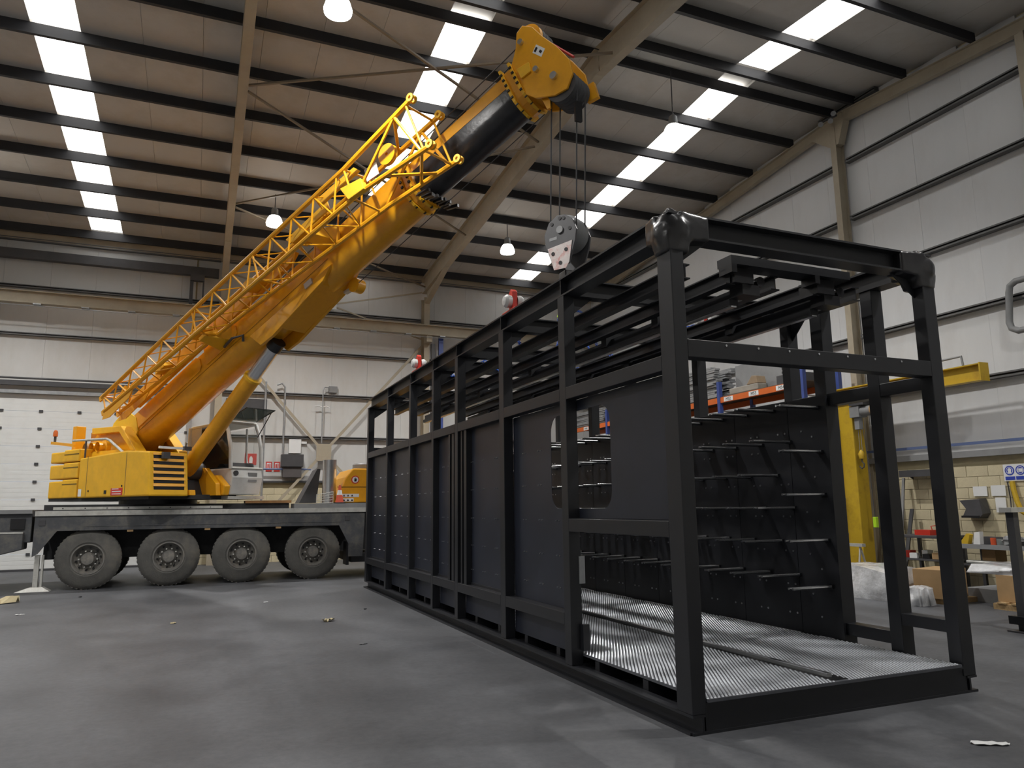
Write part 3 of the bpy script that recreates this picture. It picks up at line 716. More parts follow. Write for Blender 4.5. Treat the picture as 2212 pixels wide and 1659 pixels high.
for xx in (-1.37, .20, 1.75): MB().box(xx-.06, xx+.06, y0+.03, y0+.05, 1.205, 1.25).obj('reflector', CARD, crane)
MB().box(3.36, 3.42, y0+.05, y0+.5, .30, .85).obj('mud_flap', BLACK, crane)
MB().box(3.5, 4.4, y0+.2, 20.8, .35, .55).obj('front_step', CHASSD, crane)
for xx in np.arange(-2.7, 1.0, .42): MB().box(xx-.012, xx+.012, y0+.112, y0+.12, 1.71, 1.73).obj('strip_bolt', BLACK, crane)
MB().box(X0+.3, .5, y0+.12, y0+.15, 1.69, 1.75).obj('deck_side_rail', ALU, crane)
MB().box(X0+.1, 2.0, y0+.30, 20.8, 1.656, 1.80).obj('deck_plate', CHASSD, crane)
MB().box(1.0, 2.05, y0+.25, y0+.9, 1.80, 1.86).obj('deck_tray', mat('rusty_tray', (.34, .18, .07), .7, var=.3), crane)
MB().box(2.1, 3.9, y0+.08, y0+.8, 1.656, 1.78).obj('deck_locker', GREYM, crane)
# rear end: outrigger box and support leg
ob = MB(); ob.box(-5.6, X0-.06, y0+.1, 21.0, 1.02, 1.70); ob.obj('rear_outrigger_box', CHASS, crane, bevel=.02)
MB().box(-5.6, X0-.06, y0+.02, y0+.09, 1.62, 1.70).obj('rear_deck_edge', GREYM, crane)
MB().box(-3.62, -3.36, y0+.06, y0+.099, 1.30, 1.52).obj('socket', BLACK, crane)
MB().prism([(-5.6, y0-.02, 1.24), (-3.36, y0-.02, 1.24), (-3.36, y0-.02, .88), (-4.0, y0-.02, .72), (-5.6, y0-.02, .72)], [(-5.6, y0+.5, 1.24), (-3.36, y0+.5, 1.24), (-3.36, y0+.5, .88), (-4.0, y0+.5, .72), (-5.6, y0+.5, .72)]).obj('outrigger_beam', CHASS, crane, bevel=.02)
MB().box(-5.6, -3.36, y0-.03, y0-.021, 1.21, 1.245).obj('outrigger_trim', ALU, crane)
MB().box(-4.02, -3.80, y0-.034, y0-.022, .95, 1.04).obj('serial_plate', PAPER, crane)
MB().box(-4.2, -3.98, y0+.0, y0+.24, .02, .72).obj('outrigger_leg', GREYM, crane)
lg = MB(); lg.box(X0+.03, X0+.12, y0+.18, y0+.27, .06, .75); lg.box(X0+.16, X0+.20, y0+.18, y0+.27, .06, .75); lg.obj('support_leg', ALU, crane)
MB().prism([(X0-.28, y0+.12, .0), (X0+.36, y0+.12, .0), (X0+.22, y0+.16, .09), (X0-.02, y0+.16, .09)], [(X0-.28, y0+.4, .0), (X0+.36, y0+.4, .0), (X0+.22, y0+.36, .09), (X0-.02, y0+.36, .09)]).obj('support_foot', ALU, crane)
# front: engine cover / carrier cab, mostly behind the module
cv = MB(); yc0, yc1 = 18.75, 20.6
cv.prism([(3.10, yc0, 1.79), (6.6, yc0, 1.79), (6.6, yc0, 2.64), (3.52, yc0, 2.64), (3.34, yc0, 2.42)], [(3.10, yc1, 1.79), (6.6, yc1, 1.79), (6.6, yc1, 2.64), (3.52, yc1, 2.64), (3.34, yc1, 2.42)])
cvo = cv.obj('engine_cover', YEL, crane, bevel=.03)
MB().box(3.14, 6.6, yc0-.004, yc0+.004, 2.17, 2.185).obj('panel_gap', BLACK, cvo)
MB().box(3.92, 3.932, yc0-.004, yc0+.004, 1.82, 2.6).obj('panel_gap', BLACK, cvo)
MB().cyl((3.58, yc0-.003, 2.36), (3.58, yc0-.009, 2.36), .10, n=24).obj('warning_disc', SIGNR, cvo)
MB().cyl((3.58, yc0-.009, 2.36), (3.58, yc0-.012, 2.36), .075, n=24).obj('warning_disc_face', PAPER, cvo)
hs = MB(); hs.box(3.555, 3.61, yc0-.015, yc0-.012, 2.315, 2.37)
for k, (dx, dz) in enumerate(((-.024, .05), (-.008, .06), (.008, .06), (.024, .05), (.045, .015))): hs.beam((3.582+dx*.6, yc0-.0135, 2.35), (3.582+dx, yc0-.0135, 2.35+dz), .009, .003, up=(0, 1, 0))
hs.obj('hand_symbol', BLACK, cvo)
for zz, x1 in ((1.97, 3.68), (1.86, 3.55)):
    st = MB().box(3.24, x1, yc0-.006, yc0-.003, zz-.04, zz+.04).obj('sticker', PAPER, cvo)
    tr = MB()
    for k in range(3): tr.prism([(3.28+k*.1, yc0-.009, zz-.025), (3.34+k*.1, yc0-.009, zz-.025), (3.31+k*.1, yc0-.009, zz+.025)], [(3.28+k*.1, yc0-.006, zz-.025), (3.34+k*.1, yc0-.006, zz-.025), (3.31+k*.1, yc0-.006, zz+.025)])
    tr.obj('pictogram', BLACK, st)
MB().box(3.08, 6.6, yc0-.02, yc1, 1.66, 1.79).obj('cover_base', CHASS, crane)
MB().lathe([(0, .34), (.10, .34), (.14, .30), (.14, 0)], (3.95, 19.3, 2.66), (0, 0, 1), 24).obj('air_filter_cap', GREYM, crane, smooth=True)
MB().box(4.2, 4.55, 19.2, 19.5, 2.64, 2.80).obj('vent_box', GREYD, crane)
MB().cyl((2.98, 19.0, 1.66), (2.98, 19.0, 2.86), .17, n=20).obj('exhaust_stack', STEEL, crane, smooth=True)
gr = MB()
for k in range(5): gr.tube([(2.62, 18.6, 1.78+.05*k), (3.02, 18.6, 1.80+.065*k)], .008, 6)
for k in range(5): gr.tube([(2.62+.1*k, 18.6, 1.78), (2.62+.1*k, 18.6, 2.0+.015*k)], .008, 6)
gr.obj('step_grille', ALU, crane)
MB().prism([(2.3, 19.3, 1.8), (2.72, 19.3, 1.8), (2.80, 19.3, 2.65), (2.72, 19.3, 2.65)], [(2.3, 20.2, 1.8), (2.72, 20.2, 1.8), (2.80, 20.2, 2.65), (2.72, 20.2, 2.65)]).obj('boom_rest', GREYD, crane)
# ---- upper works ------------------------------------------------------
MB().cyl((SX, SY, 1.80), (SX, SY, 1.98), .85, n=40).obj('slewing_ring', BLACK, crane, smooth=True)
MB().prism(*poly([(-3.0, 1.90), (1.6, 1.90), (1.6, 2.0), (-3.0, 2.0)], -1.0, 1.15)).obj('turntable_frame', CHASSD, crane)
# engine housing on the right-hand side, louvred front
hz = MB()
sec = [(-1.35, 1.96), (1.78, 1.96), (1.66, 2.92), (.75, 2.98), (-1.35, 2.90)]
hz.prism(*poly(sec, .34, 1.25))
house = hz.obj('engine_housing', YEL2, crane, bevel=.035)
for a in (-.95, .78): MB().prism(*poly([(a-.006, 1.99), (a+.006, 1.99), (a+.006, 2.93), (a-.006, 2.93)], 1.248, 1.2535)).obj('panel_gap', GREYD, house)
def fa(z): return 1.78-(z-1.96)*.125
for k in range(6):
    z0 = 2.10+k*.135
    m = MB(); m.prism([P(fa(z0)+.004, .44, z0), P(fa(z0)+.004, 1.14, z0), P(fa(z0+.07)+.004, 1.14, z0+.07), P(fa(z0+.07)+.004, .44, z0+.07)], [P(fa(z0)-.05, .44, z0), P(fa(z0)-.05, 1.14, z0), P(fa(z0+.07)-.05, 1.14, z0+.07), P(fa(z0+.07)-.05, .44, z0+.07)]).obj('louvre_slot', BLACK, house)
    m = MB(); zz = z0+.07; m.prism([P(fa(zz)+.022, .42, zz), P(fa(zz)+.022, 1.16, zz), P(fa(zz+.055)+.012, 1.16, zz+.055), P(fa(zz+.055)+.012, .42, zz+.055)], [P(fa(zz), .42, zz), P(fa(zz), 1.16, zz), P(fa(zz+.055), 1.16, zz+.055), P(fa(zz+.055), .42, zz+.055)]).obj('louvre', YEL, house)
st = MB().prism([P(.20, 1.252, 2.0), P(.70, 1.252, 2.0), P(.70, 1.252, 2.16), P(.20, 1.252, 2.16)], [P(.20, 1.256, 2.0), P(.70, 1.256, 2.0), P(.70, 1.256, 2.16), P(.20, 1.256, 2.16)]).obj('red_sticker', SIGNR, house)
tx = MB()
for k, zz in enumerate((2.13, 2.075, 2.02)): tx.prism([P(.26, 1.256, zz), P(.64-.1*(k == 0), 1.256, zz), P(.64-.1*(k == 0), 1.256, zz+.018), P(.26, 1.256, zz+.018)], [P(.26, 1.258, zz), P(.64-.1*(k == 0), 1.258, zz), P(.64-.1*(k == 0), 1.258, zz+.018), P(.26, 1.258, zz+.018)])
tx.obj('sticker_lines', PAPER, st)
MB().prism([P(-1.30, 1.252, 2.0), P(-1.15, 1.252, 2.0), P(-1.15, 1.252, 2.17), P(-1.30, 1.252, 2.17)], [P(-1.30, 1.255, 2.0), P(-1.15, 1.255, 2.0), P(-1.15, 1.255, 2.17), P(-1.30, 1.255, 2.17)]).obj('white_sticker', PAPER, house)
for a, z in ((-.82, 2.12), (.66, 2.2)): MB().cyl(P(a, 1.25, z), P(a, 1.262, z), .022, n=10).obj('latch', BLACK, house)
MB().prism([P(-.10, 1.25, 2.04), P(0, 1.25, 2.04), P(0, 1.25, 2.12), P(-.10, 1.25, 2.12)], [P(-.10, 1.258, 2.04), P(0, 1.258, 2.04), P(0, 1.258, 2.12), P(-.10, 1.258, 2.12)]).obj('latch_box', BLACK, house)
rl = MB(); rl.beam(P(1.62, 1.0, 3.02), P(1.62, .45, 3.02), .05, .05); rl.obj('number_plate', PAPER, house)
MB().beam(P(1.66, .45, 3.02), P(1.66, .28, 3.02), .09, .09).obj('work_light', GREYD, house)
wl = MB(); wl.beam(P(1.74, .98, 2.84), P(1.74, .82, 2.84), .08, .14); wl.obj('work_light', GREYD, house)
MB().tube([P(-1.95, 1.16, 3.36), P(-.36, 1.16, 3.31), P(-.20, 1.16, 3.27), P(.45, 1.16, 2.95)], .030).obj('handrail', ALU, crane, smooth=True)
MB().tube([P(-1.3, 1.16, 3.32), P(-1.3, 1.16, 2.9)], .02).obj('handrail_post', GREYD, crane)
# counterweight slabs
for k, (z0, z1) in enumerate(((1.97, 2.42), (2.44, 2.82), (2.84, 3.14))):
    MB().prism(*poly([(-2.22, z0), (-1.46, z0), (-1.46, z1), (-2.22, z1)], -1.15, 1.22)).obj('counterweight', YEL2, crane, bevel=.03)
    MB().prism(*poly([(-3.0, z0), (-2.26, z0), (-2.26, z1-.03), (-3.0, z1-.03)], -1.10, 1.18)).obj('counterweight', YEL2, crane, bevel=.03)
    MB().prism(*poly([(-2.2, z1-.13), (-1.48, z1-.13), (-1.48, z1-.105), (-2.2, z1-.105)], -1.08, 1.224)).obj('counterweight_groove', mat('groove_olive', (.16, .10, .01), .7), crane)
# turret side plates carrying the boom foot
for b0, b1, c0, c1 in ((.43, .50, .40, .66), (-.50, -.43, -.66, -.40)):
    MB().prism(*poly([(-2.6, 2.0), (-2.6, 3.15), (-2.10, 3.66), (-.78, 3.62), (.0, 2.98), (.42, 2.5), (.5, 2.0)], b0, b1)).obj('turret_plate', YEL, crane, bevel=.012)
    MB().prism(*poly([(-2.10, 3.56), (-.80, 3.54), (-.02, 2.92), (.10, 3.00), (-.72, 3.68), (-2.12, 3.72)], c0, c1)).obj('turret_flange', YEL2, crane, bevel=.012)
MB().prism(*poly([(-2.85, 3.15), (-2.65, 3.15), (-2.65, 3.80), (-2.85, 3.80)], .55, .78)).obj('winch_post', YEL, crane, bevel=.01)
MB().prism(*poly([(-2.65, 3.3), (-1.9, 3.3), (-1.9, 3.6), (-2.65, 3.66)], .30, .42)).obj('winch_frame', mat('shade_orange', (.45, .17, .02), .5), crane, bevel=.01)
MB().cyl(P(-2.25, -.4, 3.45), P(-2.25, .40, 3.45), .26, n=28).obj('winch_drum', YEL, crane, smooth=True)
MB().cyl(P(-1.55, -.4, 2.62), P(-1.55, .4, 2.62), .33, n=28).obj('winch_drum', YEL, crane, smooth=True)
for k in range(3): MB().lathe([(0, .10), (.0, .17), (.10, .17), (.12, .12), (.25, .12)], P(-1.75+.30*k, .72, 3.18), HR, 18).obj('slew_motor', YEL if k else CARD, crane, smooth=True)
MB().beam(P(-2.3, .80, 3.02), P(.0, .80, 2.99), .3, .14).obj('hose_tray', YEL2, crane)
MB().cyl(P(-1.6, -.58, 3.1), P(-1.6, .58, 3.1), .14, n=20).obj('boom_pivot', STEEL, crane, smooth=True)
bm_ = MB(); bm_.beam(P(-3.42, 1.0, 3.40), P(-2.2, 1.0, 3.27), .07, .07); bm_.obj('beacon_arm', YEL, crane)
bc = MB(); bc.cyl(P(-3.28, 1.0, 3.42), P(-3.28, 1.0, 3.56), .03, n=8); bo_ = bc.obj('beacon', GREYD, crane)
MB().lathe([(0, .055), (.10, .055), (.15, .04), (.17, 0)], P(-3.28, 1.0, 3.56), (0, 0, 1), 16).obj('beacon_lens', mat('beacon_orange', (.55, .13, .03), .2), bo_, smooth=True)
# right front: cylinder pedestal
MB().prism(*poly([(.3, 1.98), (1.85, 1.98), (1.80, 2.25), (1.35, 2.62), (.3, 2.7)], -.42, -.30)).obj('cylinder_pedestal', YEL, crane, bevel=.01)
MB().prism(*poly([(.3, 1.98), (1.80, 1.98), (1.78, 2.10), (.3, 2.14)], .18, .32)).obj('pedestal_sill', YEL, crane, bevel=.01)
MB().prism(*poly([(.3, 2.0), (1.3, 2.0), (1.0, 2.6), (.3, 2.7)], -.30, .30)).obj('pedestal_shade', BLACK, crane)  # black block stands in for the shade inside the pedestal hollow
MB().prism(*poly([(.2, 1.98), (1.9, 1.98), (1.95, 2.2), (1.6, 2.45), (.2, 2.5)], -.60, -.43)).obj('cab_support', YEL, crane, bevel=.03)
# ---- operator cab on the left-hand side, windscreen swung up -----------
C0, C1 = -.66, -1.50
cab = MB()
cabp = [(.05, 2.30), (.05, 2.62), (1.84, 2.62), (1.90, 2.40), (1.80, 2.0), (.75, 2.0)]
cab.prism(*poly(cabp, C0, C1)); cabo = cab.obj('operator_cab', WHITE, crane, bevel=.03)
MB().prism(*poly([(.05, 3.62), (.10, 3.70), (1.50, 3.76), (1.58, 3.68)], C0, C1)).obj('cab_roof', WHITE, cabo, bevel=.02)
MB().prism(*poly([(.05, 2.62), (.62, 2.62), (.52, 3.0), (.55, 3.64), (.05, 3.62)], C0, C0-.03)).obj('rear_side_panel', WHITE, cabo, bevel=.01)
for b in (C0+.0, C1):
    MB().tube([P(1.82, b, 2.60), P(1.78, b, 3.10), P(1.66, b, 3.50), P(1.55, b, 3.71)], .045).obj('front_pillar', WHITE, cabo, smooth=True)
    MB().tube([P(.10, b, 2.55), P(.10, b, 3.66)], .05).obj('rear_pillar', WHITE, cabo, smooth=True)
MB().tube([P(1.55, C0, 3.73), P(1.55, C1, 3.73)], .038).obj('windscreen_header', ALU, cabo, smooth=True)
MB().tube([P(1.84, C0, 2.62), P(1.84, C1, 2.62)], .035).obj('windscreen_sill', ALU, cabo, smooth=True)
MB().prism(*poly([(.05, 2.62), (.12, 2.62), (.12, 3.64), (.05, 3.62)], C0-.03, C1)).obj('cab_rear_wall', GREYD, cabo)
MB().prism(*poly([(.64, 2.64), (1.78, 2.64), (1.72, 3.2), (1.52, 3.62), (.57, 3.60), (.54, 3.0)], C0-.004, C0-.012)).obj('side_glass', GLSD, cabo)
MB().prism(*poly([(.12, 2.64), (1.78, 2.64), (1.72, 3.2), (1.52, 3.62), (.12, 3.60)], C1+.004, C1+.012)).obj('side_glass', GLS, cabo)
MB().prism(*poly([(1.20, 2.20), (1.84, 2.20), (1.85, 2.215), (1.20, 2.215)], C0+.002, C0+.006)).obj('door_gap', GREYD, cabo)
MB().tube([P(1.2, C1, 3.64), P(1.22, C1, 2.9), P(1.3, C1, 2.64)], .028).obj('door_frame', WHITE, cabo, smooth=True)
seat = MB(); seat.prism(*poly([(.45, 2.63), (.95, 2.63), (.95, 2.80), (.62, 2.84), (.50, 3.4), (.36, 3.4)], -.80, -1.20)); seat.obj('operator_seat', BLACK, cabo, bevel=.03)
MB().prism(*poly([(1.25, 2.63), (1.7, 2.63), (1.66, 2.76), (1.4, 2.74)], -.78, -1.40)).obj('console', GREYD, cabo, bevel=.02)
sc = MB(); sc.prism([P(1.58, C0-.03, 3.78), P(1.58, C1+.03, 3.78), P(2.30, C1+.03, 4.0), P(2.30, C0-.03, 4.0)], [P(1.575, C0-.03, 3.80), P(1.575, C1+.03, 3.80), P(2.295, C1+.03, 4.02), P(2.295, C0-.03, 4.02)])
sc.obj('raised_windscreen', GLSG, cabo)
MB().tube([P(1.58, C0-.03, 3.79), P(2.30, C0-.03, 4.01), P(2.30, C1+.03, 4.01), P(1.58, C1+.03, 3.79)], .014, 6).obj('windscreen_frame', BLACK, cabo)
MB().tube([P(2.2, C1+.05, 3.97), P(1.70, C1+.05, 3.40)], .012, 6).obj('gas_strut', BLACK, cabo)
MB().prism([P(1.86, -1.10, 2.30), P(1.86, -1.34, 2.30), P(1.87, -1.34, 2.52), P(1.87, -1.10, 2.52)], [P(1.885, -1.10, 2.30), P(1.885, -1.34, 2.30), P(1.90, -1.34, 2.52), P(1.90, -1.10, 2.52)]).obj('notice_sheet', GREYM, cabo)
MB().cyl(P(1.86, -.76, 2.50), P(1.91, -.76, 2.50), .06, n=16).obj('mirror', GREYD, cabo)
MB().prism(*poly([(.6, 1.90), (1.85, 1.90), (1.85, 1.97), (.6, 1.97)], -1.60, -.60)).obj('cab_step', ALU, crane)
for k in range(3): MB().tube([P(.05, -.75-.2*k, 3.2+.2*k), P(-.3, -.8-.2*k, 3.35+.1*k), P(-.5, -.9, 3.0)], .016, 6).obj('cab_hose', GREYM, crane)
# ---- telescopic boom ---------------------------------------------------
def boom_sec(hw, ht, hb, n=7):
    pts = [(hw, ht), (-hw, ht), (-hw, -hb*.25)]
    for k in range(1, n): a = math.pi*k/n; pts.append((-hw*math.cos(a), -hb*.25-(hb*.75)*math.sin(a)))
    pts.append((hw, -hb*.25)); return pts
def boom(name, s0, s1, hw, ht, hb, m, bevel=0):
    A = boom_sec(hw, ht, hb); return MB().prism([Q(s0, b, n) for b, n in A], [Q(s1, b, n) for b, n in A]).obj(name, m, crane, smooth=True)
bb = boom('boom_base_section', .35, 10.75, .36, .38, .42, YEL)
MB().prism([Q(-.25, b, n) for b, n in ((-.30, .10), (.30, .10), (.30, -.18), (-.30, -.18))], [Q(.6, b, n) for b, n in ((-.36, .36), (.36, .36), (.36, -.40), (-.36, -.40))]).obj('boom_foot', YEL2, bb, bevel=.02)
for b0, b1 in ((.36, .40), (-.40, -.36)):
    MB().prism([Q(s, b0, n) for s, n in ((-.25, .0), (.0, .45), (.30, .66), (.62, .70), (1.0, .60), (1.28, .30), (1.26, -.06), (.8, -.34), (.1, -.25))], [Q(s, b1, n) for s, n in ((-.25, .0), (.0, .45), (.30, .66), (.62, .70), (1.0, .60), (1.28, .30), (1.26, -.06), (.8, -.34), (.1, -.25))]).obj('foot_gusset', mat('gusset_yellow', (.78, .50, .02), .4, var=.05), bb, bevel=.008)
for b0, b1 in ((.36, .385), (-.385, -.36)):
    for s0, s1, h in ((1.1, 4.05, .40), (4.25, 5.45, .42)):
        MB().prism([Q(s, b0, n) for s, n in ((s0, .02), (s1-.1, .02), (s1, .12), (s1, h-.1), (s1-.12, h), (s0, h))], [Q(s, b1, n) for s, n in ((s0, .02), (s1-.1, .02), (s1, .12), (s1, h-.1), (s1-.12, h), (s0, h))]).obj('side_stiffener', YEL, bb, bevel=.008)
MB().prism([Q(s, .364, n) for s, n in ((1.0, -.06), (8.5, -.06), (8.5, -.05), (1.0, -.05))], [Q(s, .368, n) for s, n in ((1.0, -.06), (8.5, -.06), (8.5, -.05), (1.0, -.05))]).obj('weld_seam', mat('seam_brown', (.30, .14, .01), .5), bb)
# lift-cylinder mount under the boom
mp = [(5.8, -.20), (8.55, -.22), (8.2, -.40), (7.3, -.50), (6.45, -.60), (6.05, -.58)]
for b0, b1 in ((.30, .375), (-.375, -.30)):
    MB().prism([Q(s, b0, n) for s, n in mp], [Q(s, b1, n) for s, n in mp]).obj('cylinder_mount', YEL, bb, bevel=.01)
MB().prism([Q(s, -.30, n) for s, n in ((6.7, -.3), (8.3, -.3), (8.1, -.40), (7.3, -.49), (6.7, -.55))], [Q(s, .30, n) for s, n in ((6.7, -.3), (8.3, -.3), (8.1, -.40), (7.3, -.49), (6.7, -.55))]).obj('mount_plate', YEL, bb)
MB().beam(Q(7.72, .38, -.22), Q(7.95, .38, -.22), .05, .12, up=tuple(Q(0, 0, 1)-Q(0, 0, 0))).obj('boom_work_light', ALU, bb)
MB().cyl(Q(8.45, -.20, -.50), Q(8.45, -.40, -.50), .15, n=22).obj('cable_reel', YEL, bb, smooth=True)
MB().beam(Q(8.1, -.3, -.44), Q(8.5, -.3, -.5), .1, .05).obj('reel_bracket', ALU, bb)
# jib carrying brackets on the right-hand side of the boom
for s in (4.9, 8.6): MB().prism([Q(s-.25, .37, .38), Q(s+.45, .37, .38), Q(s+.35, .37, .05), Q(s-.1, .37, .05)], [Q(s, .95, .20), Q(s+.25, .95, .20), Q(s+.22, .95, .12), Q(s+.02, .95, .12)]).obj('jib_bracket', YEL2, bb, bevel=.01)
MB().tube([Q(5.0, .42, .02), Q(5.4, .50, -.02), Q(5.7, .45, -.12), Q(5.6, .40, -.2)], .03).obj('bracket_hose', GREYD, bb)
# collars at the end of the base section
for s in (10.72, 10.90):
    A = boom_sec(.42, .44, .50); B = boom_sec(.37, .39, .44)
    MB().prism([Q(s, b, n) for b, n in A], [Q(s+.05, b, n) for b, n in A]).obj('boom_collar', YEL2, bb)
    h_ = MB()
    for b, n in ((.43, .3), (.43, .18), (.43, .06), (.43, -.06), (.40, -.2), (.32, -.33), (.2, -.43), (0, -.48), (-.2, -.43)): h_.beam(Q(s+.0, b, n), Q(s+.05, b, n), .04, .04)
    h_.obj('collar_slots', BLACK, bb)
A = boom_sec(.385, .40, .45); MB().prism([Q(10.78, b, n) for b, n in A], [Q(10.99, b, n) for b, n in A]).obj('boom_nose_ring', YEL, bb)
wp = MB(); rr_ = random.Random(2)
for k in range(9):
    b = -.42+.1*k; wp.beam(Q(10.98, b, -.40), Q(11.12+rr_.uniform(0, .12), b, -.44-rr_.uniform(0, .08)), .05, .06)
wp.obj('wear_pads', BLACK, bb)
# extended telescope: black greased section, bright yellow upper shell
tele = boom('boom_telescope_section', 10.99, 13.55, .32, .33, .36, BOOMB)
tp = MB()
for b0, b1 in ((.316, .326), (-.326, -.316)): tp.prism([Q(11.0, b0, .345), Q(13.5, b0, .345), Q(13.5, b0, .10), Q(11.0, b0, .17)], [Q(11.0, b1, .345), Q(13.5, b1, .345), Q(13.5, b1, .10), Q(11.0, b1, .17)])
tp.prism([Q(11.0, -.326, .335), Q(13.5, -.326, .335), Q(13.5, .326, .335), Q(11.0, .326, .335)], [Q(11.0, -.326, .347), Q(13.5, -.326, .347), Q(13.5, .326, .347), Q(11.0, .326, .347)])
tp.obj('telescope_upper_shell', YEL, tele)
for s in (13.35, 13.55):
    A = boom_sec(.40, .44, .46); co = MB().prism([Q(s, b, n) for b, n in A], [Q(s+.05, b, n) for b, n in A]).obj('boom_collar', YEL2, tele)
    h_ = MB()
    for b, n in ((.405, .32), (.405, .2), (.405, .08), (.405, -.04), (.38, -.18), (.31, -.30), (.2, -.39), (0, -.45)): h_.beam(Q(s, b, n), Q(s+.05, b, n), .035, .035)
    h_.obj('collar_slots', BLACK, co)
A = boom_sec(.345, .36, .39); MB().prism([Q(13.4, b, n) for b, n in A], [Q(13.58, b, n) for b, n in A]).obj('telescope_nose_ring', YEL, tele)
# boom head: cheek plates, sheaves
hp = [(13.60, .40), (13.80, .62), (13.93, .86), (14.08, .90), (14.22, .72), (14.30, .40), (14.42, .05), (14.50, -.35), (14.44, -.62), (14.25, -.78), (14.02, -.72), (13.72, -.50), (13.60, -.30)]
head = MB().prism([Q(s, .30, n) for s, n in hp], [Q(s, .345, n) for s, n in hp]).obj('boom_head', YEL, crane, bevel=.01)
MB().prism([Q(s, -.22, n) for s, n in hp], [Q(s, -.18, n) for s, n in hp]).obj('head_cheek_plate', YEL, head, bevel=.01)
MB().prism([Q(13.6, -.18, n) for n in (.3, -.3)]+[Q(14.0, -.18, n) for n in (-.35, .3)], [Q(13.6, .30, n) for n in (.3, -.3)]+[Q(14.0, .30, n) for n in (-.35, .3)]).obj('head_core', YEL, head)
ct = Q(14.05, 0, .62)
for b in (-.10, .02, .13, .24): MB().lathe([(-.05, .20), (-.045, .24), (-.02, .21), (.02, .21), (.045, .24), (.05, .20), (.05, .06), (-.05, .06), (-.05, .20)], Q(14.06, b, .66), HR, 26).obj('top_sheave', YEL if b > .2 else GREYD, head, smooth=True)
for k in range(5): MB().lathe([(-.045, .22), (-.045, .28), (-.02, .255), (.02, .255), (.045, .28), (.045, .22), (.045, .06), (-.045, .06), (-.045, .22)], Q(14.17, -.13+.095*k, -.60), HR, 28).obj('head_sheave', GREYD, head, smooth=True)
for s, n, r in ((13.93, .62, .05), (13.95, -.06, .05), (14.16, -.42, .065)): MB().cyl(Q(s, .34, n), Q(s, .40, n), r, n=12).obj('pin_end', STEEL, head, smooth=True)
MB().prism([Q(13.66, .346, .22), Q(13.9, .346, .16), Q(13.86, .346, -.02), Q(13.66, .346, .0)], [Q(13.66, .38, .22), Q(13.9, .38, .16), Q(13.86, .38, -.02), Q(13.66, .38, .0)]).obj('pad_plate', YEL2, head, bevel=.006)
dc = MB().prism([Q(14.02, .3465, .28), Q(14.14, .3465, .36), Q(14.24, .3465, .16), Q(14.12, .3465, .08)], [Q(14.02, .3485, .28), Q(14.14, .3485, .36), Q(14.24, .3485, .16), Q(14.12, .3485, .08)]).obj('decal', PAPER, head)
MB().prism([Q(14.05, .349, .28), Q(14.12, .349, .325), Q(14.14, .349, .28), Q(14.07, .349, .235)], [Q(14.05, .3495, .28), Q(14.12, .3495, .325), Q(14.14, .3495, .28), Q(14.07, .3495, .235)]).obj('decal_mark', BLACK, dc)
MB().prism([Q(14.12, .3495, .20), Q(14.16, .3495, .22), Q(14.18, .3495, .16), Q(14.14, .3495, .14)], [Q(14.12, .35, .20), Q(14.16, .35, .22), Q(14.18, .35, .16), Q(14.14, .35, .14)]).obj('decal_mark', BLACK, dc)
MB().prism([Q(13.78, .22, -.50), Q(13.92, .22, -.58), Q(13.84, .22, -.78), Q(13.78, .22, -.76)], [Q(13.78, .26, -.50), Q(13.92, .26, -.58), Q(13.84, .26, -.78), Q(13.78, .26, -.76)]).obj('head_lug', YEL, head)
MB().prism([Q(14.3, -.22, -.5), Q(14.55, -.22, -.55), Q(14.5, -.22, -.85), Q(14.3, -.22, -.8)], [Q(14.3, -.30, -.5), Q(14.55, -.30, -.55), Q(14.5, -.30, -.85), Q(14.3, -.30, -.8)]).obj('rope_guard', YEL, head)
MB().tube([Q(14.36, .25, .2), Q(14.56, .25, -.3)], .022).obj('head_bumper', SIGNR, head)
MB().tube([Q(1.0, .1, .50), Q(13.9, .1, .85)], .011, 6).obj('hoist_rope', ROPE, crane)
MB().tube([Q(1.0, -.1, .50), Q(13.9, -.1, .85)], .011, 6).obj('hoist_rope', ROPE, crane)
MB().tube([Q(8.6, -.2, -.55), Q(13.6, -.1, -.50)], .008, 6).obj('signal_cable', ROPE, crane)
# ---- luffing cylinder -----------------------------------------------------
lo, hi = P(1.0, 0, 2.48), Q(6.2, 0, -.50)
LD = (hi-lo)
MB().cyl(lo, lo+LD*.735, .185, n=28).obj('lift_cylinder_barrel', YEL, crane, smooth=True)
MB().cyl(lo+LD*.735, lo+LD*.75, .20, n=28).obj('cylinder_gland', YEL2, crane, smooth=True)
MB().cyl(lo+LD*.75, lo+LD*.96, .145, n=28).obj('lift_cylinder_rod', STEEL, crane, smooth=True)
MB().cyl(lo+LD*.95, hi, .17, n=22).obj('rod_end', BLACK, crane, smooth=True)
MB().cyl(P(1.05, -.40, 2.55), P(1.05, .27, 2.55), .21, n=26).obj('cylinder_foot_pin', GREYD, crane, smooth=True)
